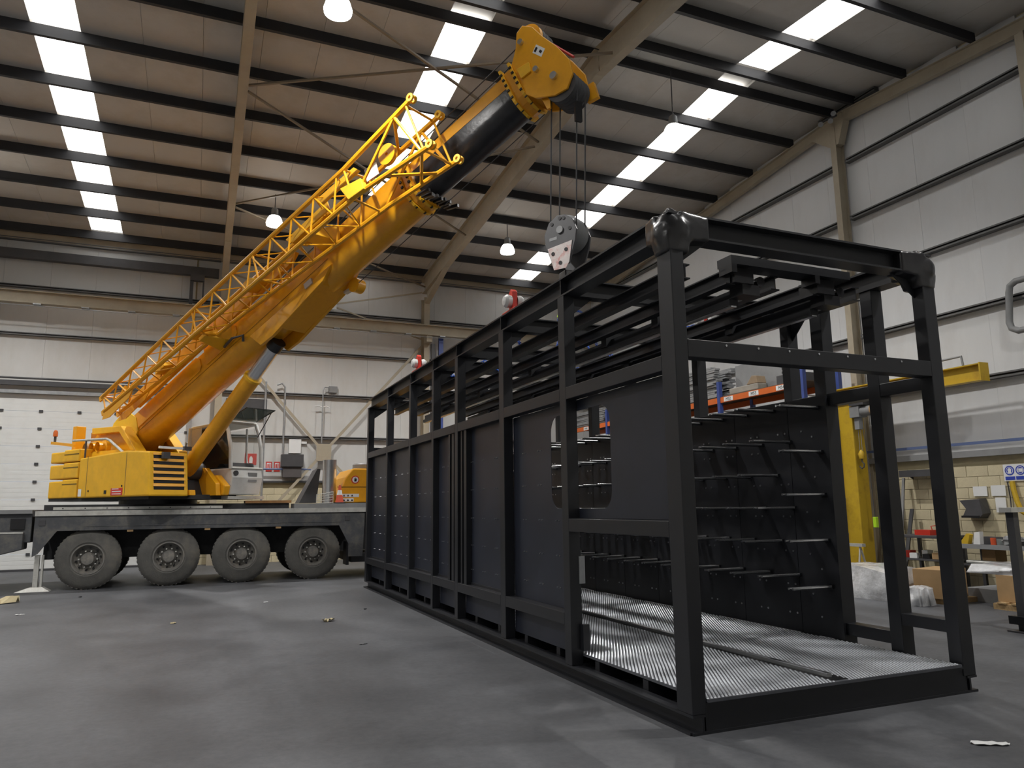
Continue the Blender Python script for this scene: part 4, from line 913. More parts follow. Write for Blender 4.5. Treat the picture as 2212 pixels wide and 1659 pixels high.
# ---- lattice jib folded along the right-hand side ---------------------------
jib = None
CH = {'rt': [(1.3, 1.15, .75), (6.1, 1.2, .62), (10.2, 1.22, .46), (12.0, 1.25, .50)],
      'rb': [(1.3, 1.15, .37), (6.6, 1.22, -.02), (10.4, 1.24, -.25), (12.0, 1.25, -.57)],
      'lt': [(1.3, .80, .75), (6.1, .66, .66), (10.2, .55, .54), (12.0, .5, .54)],
      'lb': [(1.3, .80, .37), (6.0, .66, .12), (10.4, .55, -.28), (12.0, .5, -.52)]}
def chord(k, s):
    c = CH[k]
    for (s0, b0, n0), (s1, b1, n1) in zip(c[:-1], c[1:]):
        if s <= s1: t = (s-s0)/(s1-s0); return Q(s, b0+(b1-b0)*t, n0+(n1-n0)*t)
    return Q(*c[-1])
jm = MB(); jm.tube([Q(*c) for c in CH['rt']], .046)
jib = jm.obj('lattice_jib', YEL, crane, smooth=True)
for k in ('rb', 'lt', 'lb'): MB().tube([Q(*c) for c in CH[k]], .046).obj('jib_chord', YEL, jib, smooth=True)
def lace(p, q, r=.020): return MB().cyl(p, q, r, n=6).obj('jib_lacing', YEL, jib)
NB = 13; ss = [1.35+(10.0-1.35)*i/NB for i in range(NB+1)]
for i in range(NB):
    a, b = ss[i], ss[i+1]; mid = (a+b)/2
    for c0, c1 in (('rt', 'rb'), ('lt', 'lb')): lace(chord(c0, a), chord(c1, mid)); lace(chord(c1, mid), chord(c0, b))
    for c0, c1 in (('rt', 'lt'), ('rb', 'lb')): lace(chord(c0, a), chord(c1, mid), .014); lace(chord(c1, mid), chord(c0, b), .014)
for s in (1.35, 5.2, 7.4, 10.2, 11.9):
    for c0, c1 in (('rt', 'rb'), ('lt', 'lb'), ('rt', 'lt'), ('rb', 'lb')): lace(chord(c0, s), chord(c1, s), .022)
# wide end frame with pin eyes
for c0, s0, c1, s1 in (('rb', 10.3, 'rt', 11.6), ('lb', 10.3, 'lt', 11.6), ('rt', 11.6, 'rb', 11.85), ('lt', 11.6, 'lb', 11.85), ('rt', 11.6, 'lt', 11.0), ('rb', 11.85, 'lb', 11.2), ('rb', 11.0, 'lb', 11.6)): lace(chord(c0, s0), chord(c1, s1), .030)
for k in CH:
    e = CH[k][-1]
    MB().lathe([(-.06, .03), (-.06, .075), (-.025, .075), (-.025, .03), (-.06, .03)], Q(e[0]+.06, e[1], e[2]), HR, 16).obj('pin_eye', YEL2, jib, smooth=True)
    MB().lathe([(.06, .03), (.06, .075), (.025, .075), (.025, .03), (.06, .03)], Q(e[0]+.06, e[1], e[2]), HR, 16).obj('pin_eye', YEL2, jib, smooth=True)
    e = CH[k][0]
    MB().beam(Q(e[0]-.12, e[1], e[2]), Q(e[0]+.1, e[1], e[2]), .03, .12).obj('jib_tip_plate', YEL, jib)
for b in (1.16, .78): MB().prism([Q(s, b, n) for s, n in ((1.3, .30), (2.6, .22), (2.4, .12), (1.5, .10), (1.2, .2))], [Q(s, b+.02, n) for s, n in ((1.3, .30), (2.6, .22), (2.4, .12), (1.5, .10), (1.2, .2))]).obj('jib_tip_hook_plate', YEL, jib)
MB().prism([Q(10.05, 1.20, .08), Q(10.55, 1.20, -.08), Q(10.55, 1.20, -.32), Q(10.15, 1.20, -.26)], [Q(10.05, 1.32, .08), Q(10.55, 1.32, -.08), Q(10.55, 1.32, -.32), Q(10.15, 1.32, -.26)]).obj('jib_hinge_block', YEL2, jib, bevel=.012)
MB().prism([Q(9.2, 1.0, .60), Q(10.3, 1.0, .52), Q(10.4, 1.0, .36), Q(9.3, 1.0, .40)], [Q(9.2, 1.05, .60), Q(10.3, 1.05, .52), Q(10.4, 1.05, .36), Q(9.3, 1.05, .40)]).obj('jib_link_plate', YEL2, jib, bevel=.01)
MB().prism([Q(8.0, .80, .62), Q(9.3, .80, .60), Q(9.3, .80, .40), Q(8.1, .80, .46)], [Q(8.0, .84, .62), Q(9.3, .84, .60), Q(9.3, .84, .40), Q(8.1, .84, .46)]).obj('jib_link_plate', YEL2, jib, bevel=.01)
MB().lathe([(-.04, .15), (-.04, .20), (0, .17), (.04, .20), (.04, .15), (.04, .03), (-.04, .03), (-.04, .15)], Q(11.0, .9, .30), HR, 24).obj('jib_sheave', YEL, jib, smooth=True)
MB().lathe([(-.04, .11), (-.04, .15), (0, .13), (.04, .15), (.04, .11), (.04, .03), (-.04, .03), (-.04, .11)], Q(2.0, .97, .52), HR, 20).obj('jib_sheave', YEL, jib, smooth=True)
dp = MB().prism([Q(10.45, .96, .36), Q(10.75, .96, .30), Q(10.72, .96, .05), Q(10.42, .96, .10)], [Q(10.45, .97, .36), Q(10.75, .97, .30), Q(10.72, .97, .05), Q(10.42, .97, .10)]).obj('load_chart_plate', PAPER, jib)
# inner box of the double folded jib
MB().prism([Q(1.3, .44, .74), Q(7.6, .44, .70), Q(7.9, .44, .50), Q(7.6, .44, .36), Q(1.6, .44, .38)], [Q(1.3, .54, .74), Q(7.6, .54, .70), Q(7.9, .54, .50), Q(7.6, .54, .36), Q(1.6, .54, .38)]).obj('jib_strut', YEL, jib, bevel=.01)
for s in (3.1, 4.6, 6.5, 8.2): MB().prism([Q(s, .5, .42), Q(s+.5, .5, .42), Q(s+.35, .5, .60), Q(s+.1, .5, .60)], [Q(s, .9, .36), Q(s+.4, .9, .36), Q(s+.3, .9, .5), Q(s+.1, .9, .5)]).obj('jib_bracket', YEL2, jib)

# ---- hook block ----------------------------------------------------------
hx, hy = 5.26, 10.12
hook = empty('hook_block', (hx, hy, 5.0), 0, 'grey crane hook block with striped red and white plate hanging above the module', 'hook block')
def H(a, b, z): return Vector((hx, hy, 0)) + HD*a + HR*b + Vector((0, 0, z))
hpz = [(-.27, 5.74), (-.30, 5.93), (-.21, 6.13), (-.05, 6.23), (.09, 6.22), (.23, 6.12), (.30, 5.93), (.27, 5.74), (.15, 5.40), (-.15, 5.40)]
for b0, b1 in ((-.24, -.20), (.20, .24)):
    MB().prism([H(a, b0, z) for a, z in hpz], [H(a, b1, z) for a, z in hpz]).obj('cheek_plate', GREYD, hook, bevel=.008)
for k in range(4): MB().lathe([(-.04, .24), (-.04, .29), (0, .24), (.04, .26), (.04, .22), (.04, .05), (-.04, .05), (-.04, .24)], H(0, -.14+.092*k, 5.98), HR, 26).obj('hook_sheave', GREYM, hook, smooth=True)
sp = MB(); pz = [(-.23, 5.70), (.22, 5.76), (.16, 5.42), (.10, 5.33), (-.12, 5.33)]
sp.prism([H(a, .242, z) for a, z in pz], [H(a, .25, z) for a, z in pz]); spo = sp.obj('striped_plate', mat('worn_white', (.62, .56, .54), .6, var=.1, scale=6, dirt=(.5, .1, .08), dirt_amt=.8, dscale=9), hook)
for a, z in ((-.13, 5.60), (.11, 5.63), (0, 5.43)): MB().cyl(H(a, .249, z), H(a, .256, z), .032, n=12).obj('plate_hole', BLACK, spo)
for a, z in ((-.15, 6.10), (.0, 6.17), (.07, 6.16), (.0, 5.93), (.18, 5.97)): MB().cyl(H(a, .236, z), H(a, .248, z), .03, n=12).obj('cheek_hole', BLACK, hook)
MB().prism([H(-.2, .241, 5.82), H(-.06, .241, 5.83), H(-.06, .241, 5.88), H(-.2, .241, 5.87)], [H(-.2, .243, 5.82), H(-.06, .243, 5.83), H(-.06, .243, 5.88), H(-.2, .243, 5.87)]).obj('rating_mark', GREYM, hook)
MB().cyl(H(0, -.26, 5.98), H(0, .26, 5.98), .06, n=14).obj('sheave_pin', GREYM, hook, smooth=True)
MB().box(hx-.12, hx+.12, hy-.12, hy+.12, 5.18, 5.34).obj('hook_trunnion', BLACK, hook, bevel=.02)
MB().tube([H(0, 0, 5.2), H(0, 0, 5.10), H(.06, 0, 5.06), H(.14, 0, 5.0), H(.16, 0, 4.92), H(.10, 0, 4.84), H(-.01, 0, 4.81), H(-.12, 0, 4.85), H(-.17, 0, 4.95), H(-.19, 0, 5.03)], .042, 10).obj('hook', GREYM, hook, smooth=True)
for k, b in enumerate((-.14, -.048, .044, .136)):
    for s in ((-.24, .24) if k % 3 == 0 else ()):
        MB().cyl(H(s, b, 5.98), Q(14.17, .05, -.60) + HR*(b) + HD*s*1.0, .012, n=6).obj('fall_rope', ROPE, crane)
MB().beam(Q(14.26, .18, -1.0), Q(14.26, .18, -1.0)-Vector((0, 0, .34)), .05, .12).obj('rope_wedge_socket', BLACK, crane)
# ================================================================== SMALLER THINGS
def thing(name, loc, label, cat, group=None): return empty(name, loc, 0, label, cat, group)
def single(m, name, material, label, cat, group=None, **k): return tag(m.obj(name, material, **k), label, cat, group)
# ---- chain sling on the hook ------------------------------------------
sl = thing('chain_sling', (hx, hy, 4.3), 'blue lifting chain sling with lime shortening clutches slack over the module roof', 'chain sling')
MB().tube([(hx+.08*math.cos(q), hy, 4.80+.11*math.sin(q)) for q in [2*math.pi*k/16 for k in range(16)]], .014, 6, closed=True).obj('master_ring', GREYM, sl, smooth=True)
def chain(path, name='chain_leg', pitch=.062):
    pts = [Vector(p) for p in path]; d = [0]
    for a, b in zip(pts[:-1], pts[1:]): d.append(d[-1]+(b-a).length)
    m = MB(); n = int(d[-1]/pitch)
    for k in range(n):
        t = (k+.5)*pitch; i = max(j for j in range(len(d)-1) if d[j] <= t); f = (t-d[i])/(d[i+1]-d[i]); c = pts[i].lerp(pts[i+1], f); dr = (pts[i+1]-pts[i]).normalized()
        sd = dr.cross(Vector((.3, .2, 1))).normalized(); up = sd.cross(dr); e = sd if k % 2 else up
        ring = [c+dr*(.036*math.cos(q))+e*(.020*math.sin(q)) for q in [2*math.pi*j/8 for j in range(8)]]
        m.tube(ring, .0075, 4, closed=True)
    return m.obj(name, CHBLUE, sl)
def ML_(x, y, z): return (x, y, z)
for s, zt in ((-.16, 4.62), (.22, 4.60)):
    cx, cy = hx+s, hy-.05
    MB().prism([(cx-.075, cy, zt-.05), (cx+.06, cy-.02, zt-.04), (cx+.075, cy-.02, zt+.06), (cx+.03, cy, zt+.10), (cx-.05, cy, zt+.02)], [(cx-.075, cy+.05, zt-.05), (cx+.06, cy+.03, zt-.04), (cx+.075, cy+.03, zt+.06), (cx+.03, cy+.05, zt+.10), (cx-.05, cy+.05, zt+.02)]).obj('shortening_clutch', LIME, sl, bevel=.012)
    chain([(hx+s*.4, hy, 4.72), (cx, cy, zt+.08)], 'chain_top')
xl, xr = MX+.09, MX+MW-.09
chain([(hx-.16, hy-.05, 4.56), (hx-.20, hy-.02, 4.2), (hx-.30, 10.10, 4.02), (4.75, 10.30, 3.99), (4.45, 10.8, 3.72), (4.2, 11.16, 4.015), (3.9, 11.6, 3.8), (3.62, 12.2, 4.03), (xl+.10, 12.35, 4.10)])
chain([(hx-.20, hy-.05, 4.56), (hx-.42, hy-.1, 4.22), (4.5, 10.02, 4.01), (4.2, 9.6, 3.84), (3.85, 8.9, 3.84), (3.65, 8.35, 4.02), (xl+.10, 8.12, 4.10)])
chain([(hx+.22, hy-.05, 4.55), (hx+.28, hy, 4.2), (5.6, 10.05, 4.01), (5.8, 10.7, 3.85), (5.95, 11.2, 4.01), (6.05, 11.8, 3.82), (xr-.10, 12.35, 4.10)])
chain([(hx+.25, hy-.05, 4.55), (hx+.40, hy-.1, 4.2), (5.7, 10.0, 4.01), (5.8, 9.2, 3.80), (5.95, 8.33, 4.0), (xr-.10, 8.12, 4.10)])
# ---- wall-mounted jib crane on the gable --------------------------------
jc = thing('wall_jib_crane', (13.35, 12.3, 0), 'scuffed yellow pillar jib crane with electric chain hoist beside the gable wall', 'jib crane')
MB().box(13.16, 13.52, 12.02, 12.52, 0, 3.86).obj('pillar', YJIB, jc, bevel=.02)
MB().box(13.0, 13.66, 11.9, 12.64, 0, .03).obj('base_plate', YJIB, jc)
MB().ibeam((13.2, 12.6, 4.0), (13.2, 8.98, 4.0), .20, .32, .02, .014).obj('jib_arm', YJIB, jc)
MB().box(13.08, 13.32, 8.96, 8.985, 3.83, 4.17).obj('arm_end_plate', YJIB, jc)
MB().tube([(13.2, 10.9, 4.33), (13.2, 9.55, 4.36), (13.2, 9.38, 4.36), (13.2, 9.36, 4.18)], .022).obj('cable_conduit', GREYM, jc, smooth=True)
hm = MB(); hm.box(13.08, 13.32, 11.75, 12.0, 3.48, 3.72); hm.cyl((13.2, 11.75, 3.6), (13.2, 11.5, 3.6), .11, n=16); hm.box(13.14, 13.26, 11.82, 11.94, 3.22, 3.5); ho = hm.obj('chain_hoist', GREYM, jc, smooth=True)
MB().box(13.06, 13.34, 11.6, 11.98, 3.73, 3.83).obj('trolley', GREYD, ho)
MB().cyl((13.2, 11.49, 3.6), (13.2, 11.40, 3.6), .12, n=16).obj('motor_cap', CARD, ho, smooth=True)
for dy in (-.03, .03): MB().cyl((13.2, 11.88+dy, 3.25), (13.2, 11.88+dy, 2.75), .006, n=5).obj('hoist_chain', GREYM, ho)
MB().tube([(13.2, 11.78, 3.25), (13.2, 11.70, 2.2), (13.25, 11.72, 1.32)], .008, 5).obj('pendant_cable', GREYD, ho)
MB().box(13.22, 13.30, 11.68, 11.76, 1.12, 1.34).obj('pendant', LIME, ho, bevel=.01)
MB().lathe([(0, .0), (0, .05), (.10, .07), (.18, .03), (.2, 0)], (13.2, 11.88, 2.58), (0, 0, 1), 14).obj('hook_housing', YJIB, ho, smooth=True)
MB().tube([(13.2, 11.88, 2.58), (13.2, 11.88, 2.52), (13.2, 11.83, 2.47), (13.2, 11.84, 2.40), (13.2, 11.90, 2.37), (13.2, 11.95, 2.42)], .016, 6).obj('hoist_hook', GREYD, ho, smooth=True)
# ---- bars leaning on the wall, folding trestle -----------------------------
for k, (y0, y1, zt, w) in enumerate(((11.84, 11.78, 2.0, .07), (11.60, 11.66, 1.8, .09), (11.36, 11.42, 2.15, .06), (11.22, 11.28, 1.5, .08), (11.50, 11.52, 1.35, .05))):
    single(MB().beam((13.50-.06*k, y0, 0.02), (13.86-.01*k, y1, zt), w, .03, up=(1, 0, 0)), 'steel_bar', GREYD if k % 2 else GREYM, ['broad dark steel bar leaning on the block wall by the jib crane', 'pale steel flat bar leaning among the dark bars by the jib crane', 'tallest thin steel bar leaning on the block wall by the workbench', 'short grey steel bar leaning lowest beside the workbench', 'shortest thin dark bar leaning by the jib crane pillar'][k], 'steel bar', 'bars leaning on the gable wall')
tr = thing('folding_trestle', (12.75, 11.9, 0), 'light metal folding trestle standing by the yellow jib crane pillar', 'trestle')
MB().box(12.7, 12.8, 11.62, 12.26, .74, .80).obj('top_bar', ALU, tr)
for s in (-1, 1):
    for yy in (11.72, 12.16): MB().beam((12.75, yy, .74), (12.75+s*.18, yy+(.06 if yy > 12 else -.06), 0), .03, .03, up=(0, 1, 0)).obj('leg', ALU, tr)
# ---- workbenches and what lies on them --------------------------------------
def bench(y0, y1, zt, zs_, label, x0=12.95, x1=13.72):
    t = thing('workbench', ((x0+x1)/2, (y0+y1)/2, 0), label, 'workbench')
    MB().box(x0, x1, y0, y1, zt-.05, zt).obj('worktop', GREYD, t, bevel=.006)
    MB().box(x0+.06, x1-.02, y0+.05, y1-.05, zs_-.03, zs_).obj('lower_shelf', GREYD, t)
    for xx in (x0+.05, x1-.06):
        for yy in (y0+.06, y1-.06): MB().box(xx-.03, xx+.03, yy-.03, yy+.03, 0, zt-.05).obj('leg', GREYD, t)
    return t
bench(10.02, 11.10, 1.0, .55, 'dark steel workbench with red toolbox on top and boxes on its shelf')
b2 = bench(7.3, 9.78, .87, .52, 'dark steel workbench cluttered with tools under the notices')
MB().box(12.93, 12.95, 7.3, 9.78, .80, .88).obj('worktop_edge', GREYM, b2)
single(MB().box(13.15, 13.4, 10.38, 10.72, 1.0, 1.10).tube([(13.27, 10.42, 1.10), (13.27, 10.44, 1.17), (13.27, 10.30, 1.19)], .01, 6), 'toolbox', RED, 'small red metal toolbox with handle on the workbench', 'toolbox')
def carton(x, y, z, a, b, h, m, label, rz=0, cat='box', name='box'):
    t = MB().box(-a/2, a/2, -b/2, b/2, 0, h); c, s = math.cos(rz), math.sin(rz)
    t.xf(lambda X, Y, Z: (x+X*c-Y*s, y+X*s+Y*c, z+Z)); return single(t, name, m, label, cat, bevel=.004)
carton(13.25, 10.22, .552, .3, .26, .12, CARD, 'flat brown cardboard box on the lower bench shelf')
carton(13.12, 10.74, .552, .16, .14, .10, PAPER, 'small white box on the lower bench shelf', .3)
carton(13.25, 10.93, .552, .14, .12, .14, RED, 'small red box on the lower bench shelf', -.2)
carton(13.38, 10.66, .552, .18, .12, .15, PAPER, 'taller white box on the lower bench shelf', .1)
carton(13.2, 10.50, .552, .2, .14, .09, BLACK, 'low black box on the lower bench shelf', .2)
carton(13.2, 10.5, 0, .5, .45, .3, CARD, 'cardboard box on the floor under the workbench')
carton(13.3, 9.25, .522, .3, .25, .26, CARD, 'cardboard box on the shelf of the cluttered workbench')
single(MB().cyl((13.0, 9.03, .872), (13.0, 9.03, 1.0), .045, n=16), 'spray_can', mat('can_orange', (.60, .09, .03), .35), 'orange-red can standing on the cluttered workbench', 'can')
single(MB().cyl((13.16, 9.02, .872), (13.16, 9.02, .98), .05, n=16), 'glass_jar', GLS, 'clear jar beside the orange can on the workbench', 'jar')
single(MB().prism([(13.1, 9.35, .872), (13.1, 9.48, .872), (13.1, 9.44, 1.08), (13.1, 9.34, 1.10)], [(13.2, 9.35, .872), (13.2, 9.48, .872), (13.2, 9.44, 1.08), (13.2, 9.34, 1.10)]), 'spray_bottle', PAPER, 'white spray bottle on the cluttered workbench', 'bottle')
single(MB().box(13.34, 13.52, 8.5, 9.5, .872, 1.0), 'parts_tray', GREYD, 'long dark parts tray at the back of the cluttered workbench', 'tray')
single(MB().prism([(13.05, 9.55, .872), (13.05, 9.72, .872), (13.05, 9.56, 1.06), (13.05, 9.50, 1.04)], [(13.15, 9.55, .872), (13.15, 9.72, .872), (13.15, 9.56, 1.06), (13.15, 9.50, 1.04)]), 'hand_drill', YJIB, 'yellow hand tool at the end of the cluttered workbench', 'tool')
def lump(name, c, r, m, label, cat, seed=1, sub=3, rough_=.18):
    bm = bmesh.new(); bmesh.ops.create_icosphere(bm, subdivisions=sub, radius=1); g = random.Random(seed); ph = [g.uniform(0, 6) for _ in range(6)]
    for q in bm.verts:
        k = 1+rough_*(math.sin(4*q.co.x+ph[0])*math.sin(5*q.co.y+ph[1])+.6*math.sin(9*q.co.z+ph[2]+3*q.co.x))
        q.co = Vector((c[0]+q.co.x*r[0]*k, c[1]+q.co.y*r[1]*k, max(c[2], c[2]+r[2]*.75+q.co.z*r[2]*k)))
    bm.verts.index_update(); t = MB(); t.v = [tuple(q.co) for q in bm.verts]; t.f = [tuple(q.index for q in f.verts) for f in bm.faces]; t.m = [0]*len(t.f); bm.free()
    return single(t, name, m, label, cat, smooth=True)
lump('rag_pile', (13.12, 8.74, .876), (.16, .18, .10), GREYM, 'grey rag heap on the cluttered workbench', 'rags', 3)
lump('plastic_sheeting', (13.16, 8.30, .88), (.16, .2, .16), PAPER, 'crumpled white plastic sheeting on the cluttered workbench', 'plastic sheet', 4, rough_=.3)
single(MB().cyl((13.06, 9.6, .5575), (13.06, 7.4, .5575), .035, n=14), 'metal_tube', ALU, 'bright round metal tube lying along the bench shelf', 'tube', smooth=True)
# ---- notices and things hung on the gable wall --------------------------------
GX = XG+.0
def flat(name, y0, y1, z0, z1, m, label, cat, x=GX-.012, t=.008, group=None): return single(MB().box(x-t, x, y0, y1, z0, z1), name, m, label, cat, group)
flat('paper_notice', 9.72, 10.0, 1.74, 1.93, PAPER, 'blank-looking white notice above the black wall rack', 'notice')
flat('paper_notice', 9.36, 9.64, 1.74, 1.94, PAPER, 'white printed notice next to the safety sign', 'notice')
flat('paper_notice', 9.38, 9.58, 1.43, 1.71, PAPER, 'tall white notice below the two other notices', 'notice')
for y, z, w in ((9.50, 1.84, .2), (9.50, 1.80, .16), (9.48, 1.58, .12), (9.48, 1.54, .12)):
    pass
sg = flat('safety_sign', 8.55, 9.36, 2.01, 2.32, PAPER, 'white safety sign with two blue mandatory circles on the block wall', 'sign')
OFF[sg] = np.array(sg.location)
for k, yy in enumerate((9.24, 9.04)):
    MB().cyl((GX-.021, yy, 2.205), (GX-.025, yy, 2.205), .088, n=28).obj('sign_disc', SIGNB, sg)
    MB().lathe([(0, .066), (0, .058), (.002, .058), (.002, .066), (0, .066)], (GX-.025, yy, 2.205), (-1, 0, 0), 28).obj('disc_ring', PAPER, sg)
    if k == 0: MB().lathe([(0, 0), (0, .035), (.003, .035), (.003, 0)], (GX-.025, yy, 2.215), (-1, 0, 0), 16).obj('head_symbol', PAPER, sg); MB().box(GX-.0285, GX-.025, yy-.03, yy+.03, 2.155, 2.19).obj('head_symbol', PAPER, sg)
    else:
        MB().box(GX-.028, GX-.025, yy-.045, yy+.02, 2.17, 2.235).obj('glove_symbol', PAPER, sg)
        for j in range(3): MB().box(GX-.028, GX-.025, yy+.02, yy+.055, 2.175+.022*j, 2.19+.022*j).obj('glove_symbol', PAPER, sg)
    MB().box(GX-.025, GX-.021, yy-.09, yy+.09, 2.03, 2.095).obj('sign_text_band', SIGNB, sg)
wr = thing('wall_tool_rack', (GX-.12, 9.9, 1.3), 'black angular metal holder fixed to the block wall below the notices', 'holder')
MB().prism([(GX-.25, 10.14, 1.66), (GX-.25, 9.74, 1.68), (GX-.25, 9.70, 1.40), (GX-.25, 9.78, 1.32), (GX-.25, 10.10, 1.36), (GX-.25, 10.02, 1.50)], [(GX-.01, 10.10, 1.68), (GX-.01, 9.76, 1.70), (GX-.01, 9.70, 1.42), (GX-.01, 9.78, 1.32), (GX-.01, 10.08, 1.36), (GX-.01, 10.0, 1.50)]).obj('hood', GREYD, wr)
MB().box(GX-.27, GX-.01, 9.76, 10.12, 1.33, 1.37).obj('tray', BLACK, wr)
single(MB().tube([(GX-.05, 9.20, 2.0), (GX-.06, 9.18, 1.85), (GX-.09, 9.12, 1.62), (GX-.09, 9.06, 1.45), (GX-.06, 9.0, 1.40)], .045, 8), 'lifting_strap', YJIB, 'yellow webbing strap hanging under the safety sign', 'strap', smooth=True)
single(MB().tube([(GX-.03, 9.30, 2.0), (GX-.03, 9.28, 1.7), (GX-.03, 9.29, 1.35), (GX-.03, 9.25, 1.30)], .012, 6), 'air_hose', GREYD, 'dark hose hanging beside the yellow strap', 'hose', smooth=True)
ws = thing('wall_shelf', (GX-.15, 11.0, 2.15), 'thin dark metal shelf on the block wall above the workbench', 'shelf')
MB().box(GX-.34, GX-.01, 10.55, 11.36, 2.28, 2.30).obj('shelf_board', GREYM, ws)
for yy in (10.6, 11.3): MB().prism([(GX-.34, yy, 2.28), (GX-.01, yy, 2.28), (GX-.01, yy, 2.12)], [(GX-.34, yy+.02, 2.28), (GX-.01, yy+.02, 2.28), (GX-.01, yy+.02, 2.12)]).obj('shelf_bracket', GREYD, ws)
MB().box(GX-.36, GX-.34, 10.55, 11.36, 2.16, 2.30).obj('shelf_lip', GREYD, ws)
flat('blue_card', 10.74, 10.82, 1.76, 1.92, mat('card_blue', (.05, .22, .5), .5), 'small blue card on the block wall above the red toolbox', 'card')
single(MB().tube([(13.74, 8.15, 5.66), (13.74, 8.55, 5.66), (13.74, 8.66, 5.60), (13.74, 8.69, 5.48), (13.74, 8.75, 4.92), (13.74, 8.72, 4.80), (13.74, 8.60, 4.73), (13.74, 8.15, 4.73)], .06, 12), 'bent_vent_pipe', GREYM, 'thick grey bent pipe loop standing off the gable wall', 'pipe', smooth=True)
fd = thing('floodlight_cluster', (13.5, 12.25, 10.7), 'cluster of small floodlight heads where the ridge meets the gable', 'floodlight')
for k, (dy, dz) in enumerate(((-.12, .0), (.18, .06), (-.22, .14))): MB().lathe([(0, .03), (.10, .06), (.12, .062), (.12, 0)], (13.45, 12.25+dy, 10.62+dz), (-.8, -.6, -.2), 14).obj('floodlight_head', GREYM, fd, smooth=True)
MB().beam((13.5, 12.0, 10.74), (13.5, 12.5, 10.80), .04, .04).obj('mounting_bar', GREYD, fd)
# ---- pallet racking along the gable -------------------------------------------
rk = thing('pallet_rack', (12.75, 18.0, 0), 'blue and orange pallet racking with white bay labels along the gable wall', 'rack')
RY = [12.38, 15.25, 18.12, 20.99, 23.86]
for y in RY:
    for xx in (12.2, 13.25): MB().box(xx-.05, xx+.05, y-.05, y+.05, 0, 4.75).obj('upright', BLUE, rk)
    for k in range(5): MB().beam((12.25, y, .4+k*.9), (13.2, y, 1.0+k*.75), .03, .03).obj('frame_brace', GALV, rk)
nl = 0
for a, b in zip(RY[:-1], RY[1:]):
    for zz in (1.5, 2.95, 4.20):
        for xx in (12.2, 13.25): MB().box(xx-.03, xx+.03, a+.05, b-.05, zz, zz+.14).obj('beam', ORANGE, rk)
        MB().box(12.2, 13.25, a+.05, b-.05, zz+.14, zz+.16).obj('deck_board', mat('deck_dark', (.10, .07, .05), .8), rk)
for y, s in ((14.88, 'M52'), (13.95, 'M53'), (13.02, 'M54'), (23.4, 'M43'), (22.4, 'M44')):
    lb = MB().box(12.163, 12.169, y-.17, y+.17, 4.215, 4.325).obj('bay_label', PAPER, rk)
    text('label_text', s, .11, (12.160, y, 4.268), (R_(90), 0, R_(-90)), GREYD, lb)
# goods on the racking
def bundle(y0, y1, z, x0, x1, n, label, seed):
    g = random.Random(seed); t = MB()
    for k in range(n):
        zz = z+.055*k
        t.beam((g.uniform(x0, x0+.1), y0+g.uniform(0, .2), zz+.03), (g.uniform(x0+.0, x0+.12), y1-g.uniform(0, .3), zz+.03), .16, .045)
        t.beam((g.uniform(x0+.4, x1), y0+g.uniform(0, .2), zz+.03), (g.uniform(x0+.4, x1), y1-g.uniform(0, .3), zz+.03), .2, .04)
    return single(t, 'profile_bundle', GALV, label, 'metal profiles')
bundle(15.35, 17.9, 4.37, 12.25, 12.9, 15, 'tall stack of grey metal profiles on the top rack level', 4)
bundle(18.2, 20.8, 4.37, 12.25, 12.9, 12, 'stack of grey metal profiles on the second rack bay', 5)
bundle(21.1, 23.7, 4.37, 12.25, 12.9, 9, 'low stack of grey metal profiles in the farthest rack bay', 6)
pf = MB().box(12.62, 12.67, 13.45, 15.1, 4.365, 5.16)
for k in range(7): pf.box(12.60, 12.68, 13.40, 13.45, 4.46+.09*k, 4.50+.09*k)
single(pf, 'toothed_rail', GREYM, 'upright grey steel sheet with toothed edge on the top rack level', 'sheet metal')
mc = thing('machine_part', (12.4, 14.2, 4.36), 'dusty machine bed casting on the orange rack beam', 'machine part')
MB().box(12.22, 12.5, 13.85, 14.9, 4.362, 4.52).obj('bed', mat('dusty_casting', (.30, .28, .24), .7, var=.2), mc, bevel=.02)
MB().prism([(12.22, 13.85, 4.52), (12.22, 14.25, 4.52), (12.22, 14.05, 4.72), (12.22, 13.9, 4.70)], [(12.5, 13.85, 4.52), (12.5, 14.25, 4.52), (12.5, 14.05, 4.72), (12.5, 13.9, 4.70)]).obj('head_stock', mat('casting_brown', (.26, .19, .12), .7), mc, bevel=.01)
carton(12.6, 12.95, 4.362, .6, .7, .22, GREYD, 'dark flat crate on the top rack level near the yellow pillar')
for k, (y, h, m) in enumerate(((13.2, .5, CARD), (14.4, .35, WOOD), (16.3, .6, CARD), (17.4, .4, GREYM), (19.2, .55, CARD), (22.2, .5, CARD))):
    carton(12.7, y, 3.112, .7, .8, h, m, ['brown carton behind the peg wall near the yellow pillar', 'pale wooden crate on the middle rack level', 'tall brown carton on the middle rack level', 'grey steel crate on the middle rack level', 'brown carton in the second rack bay', 'brown carton in the farthest rack bay'][k])
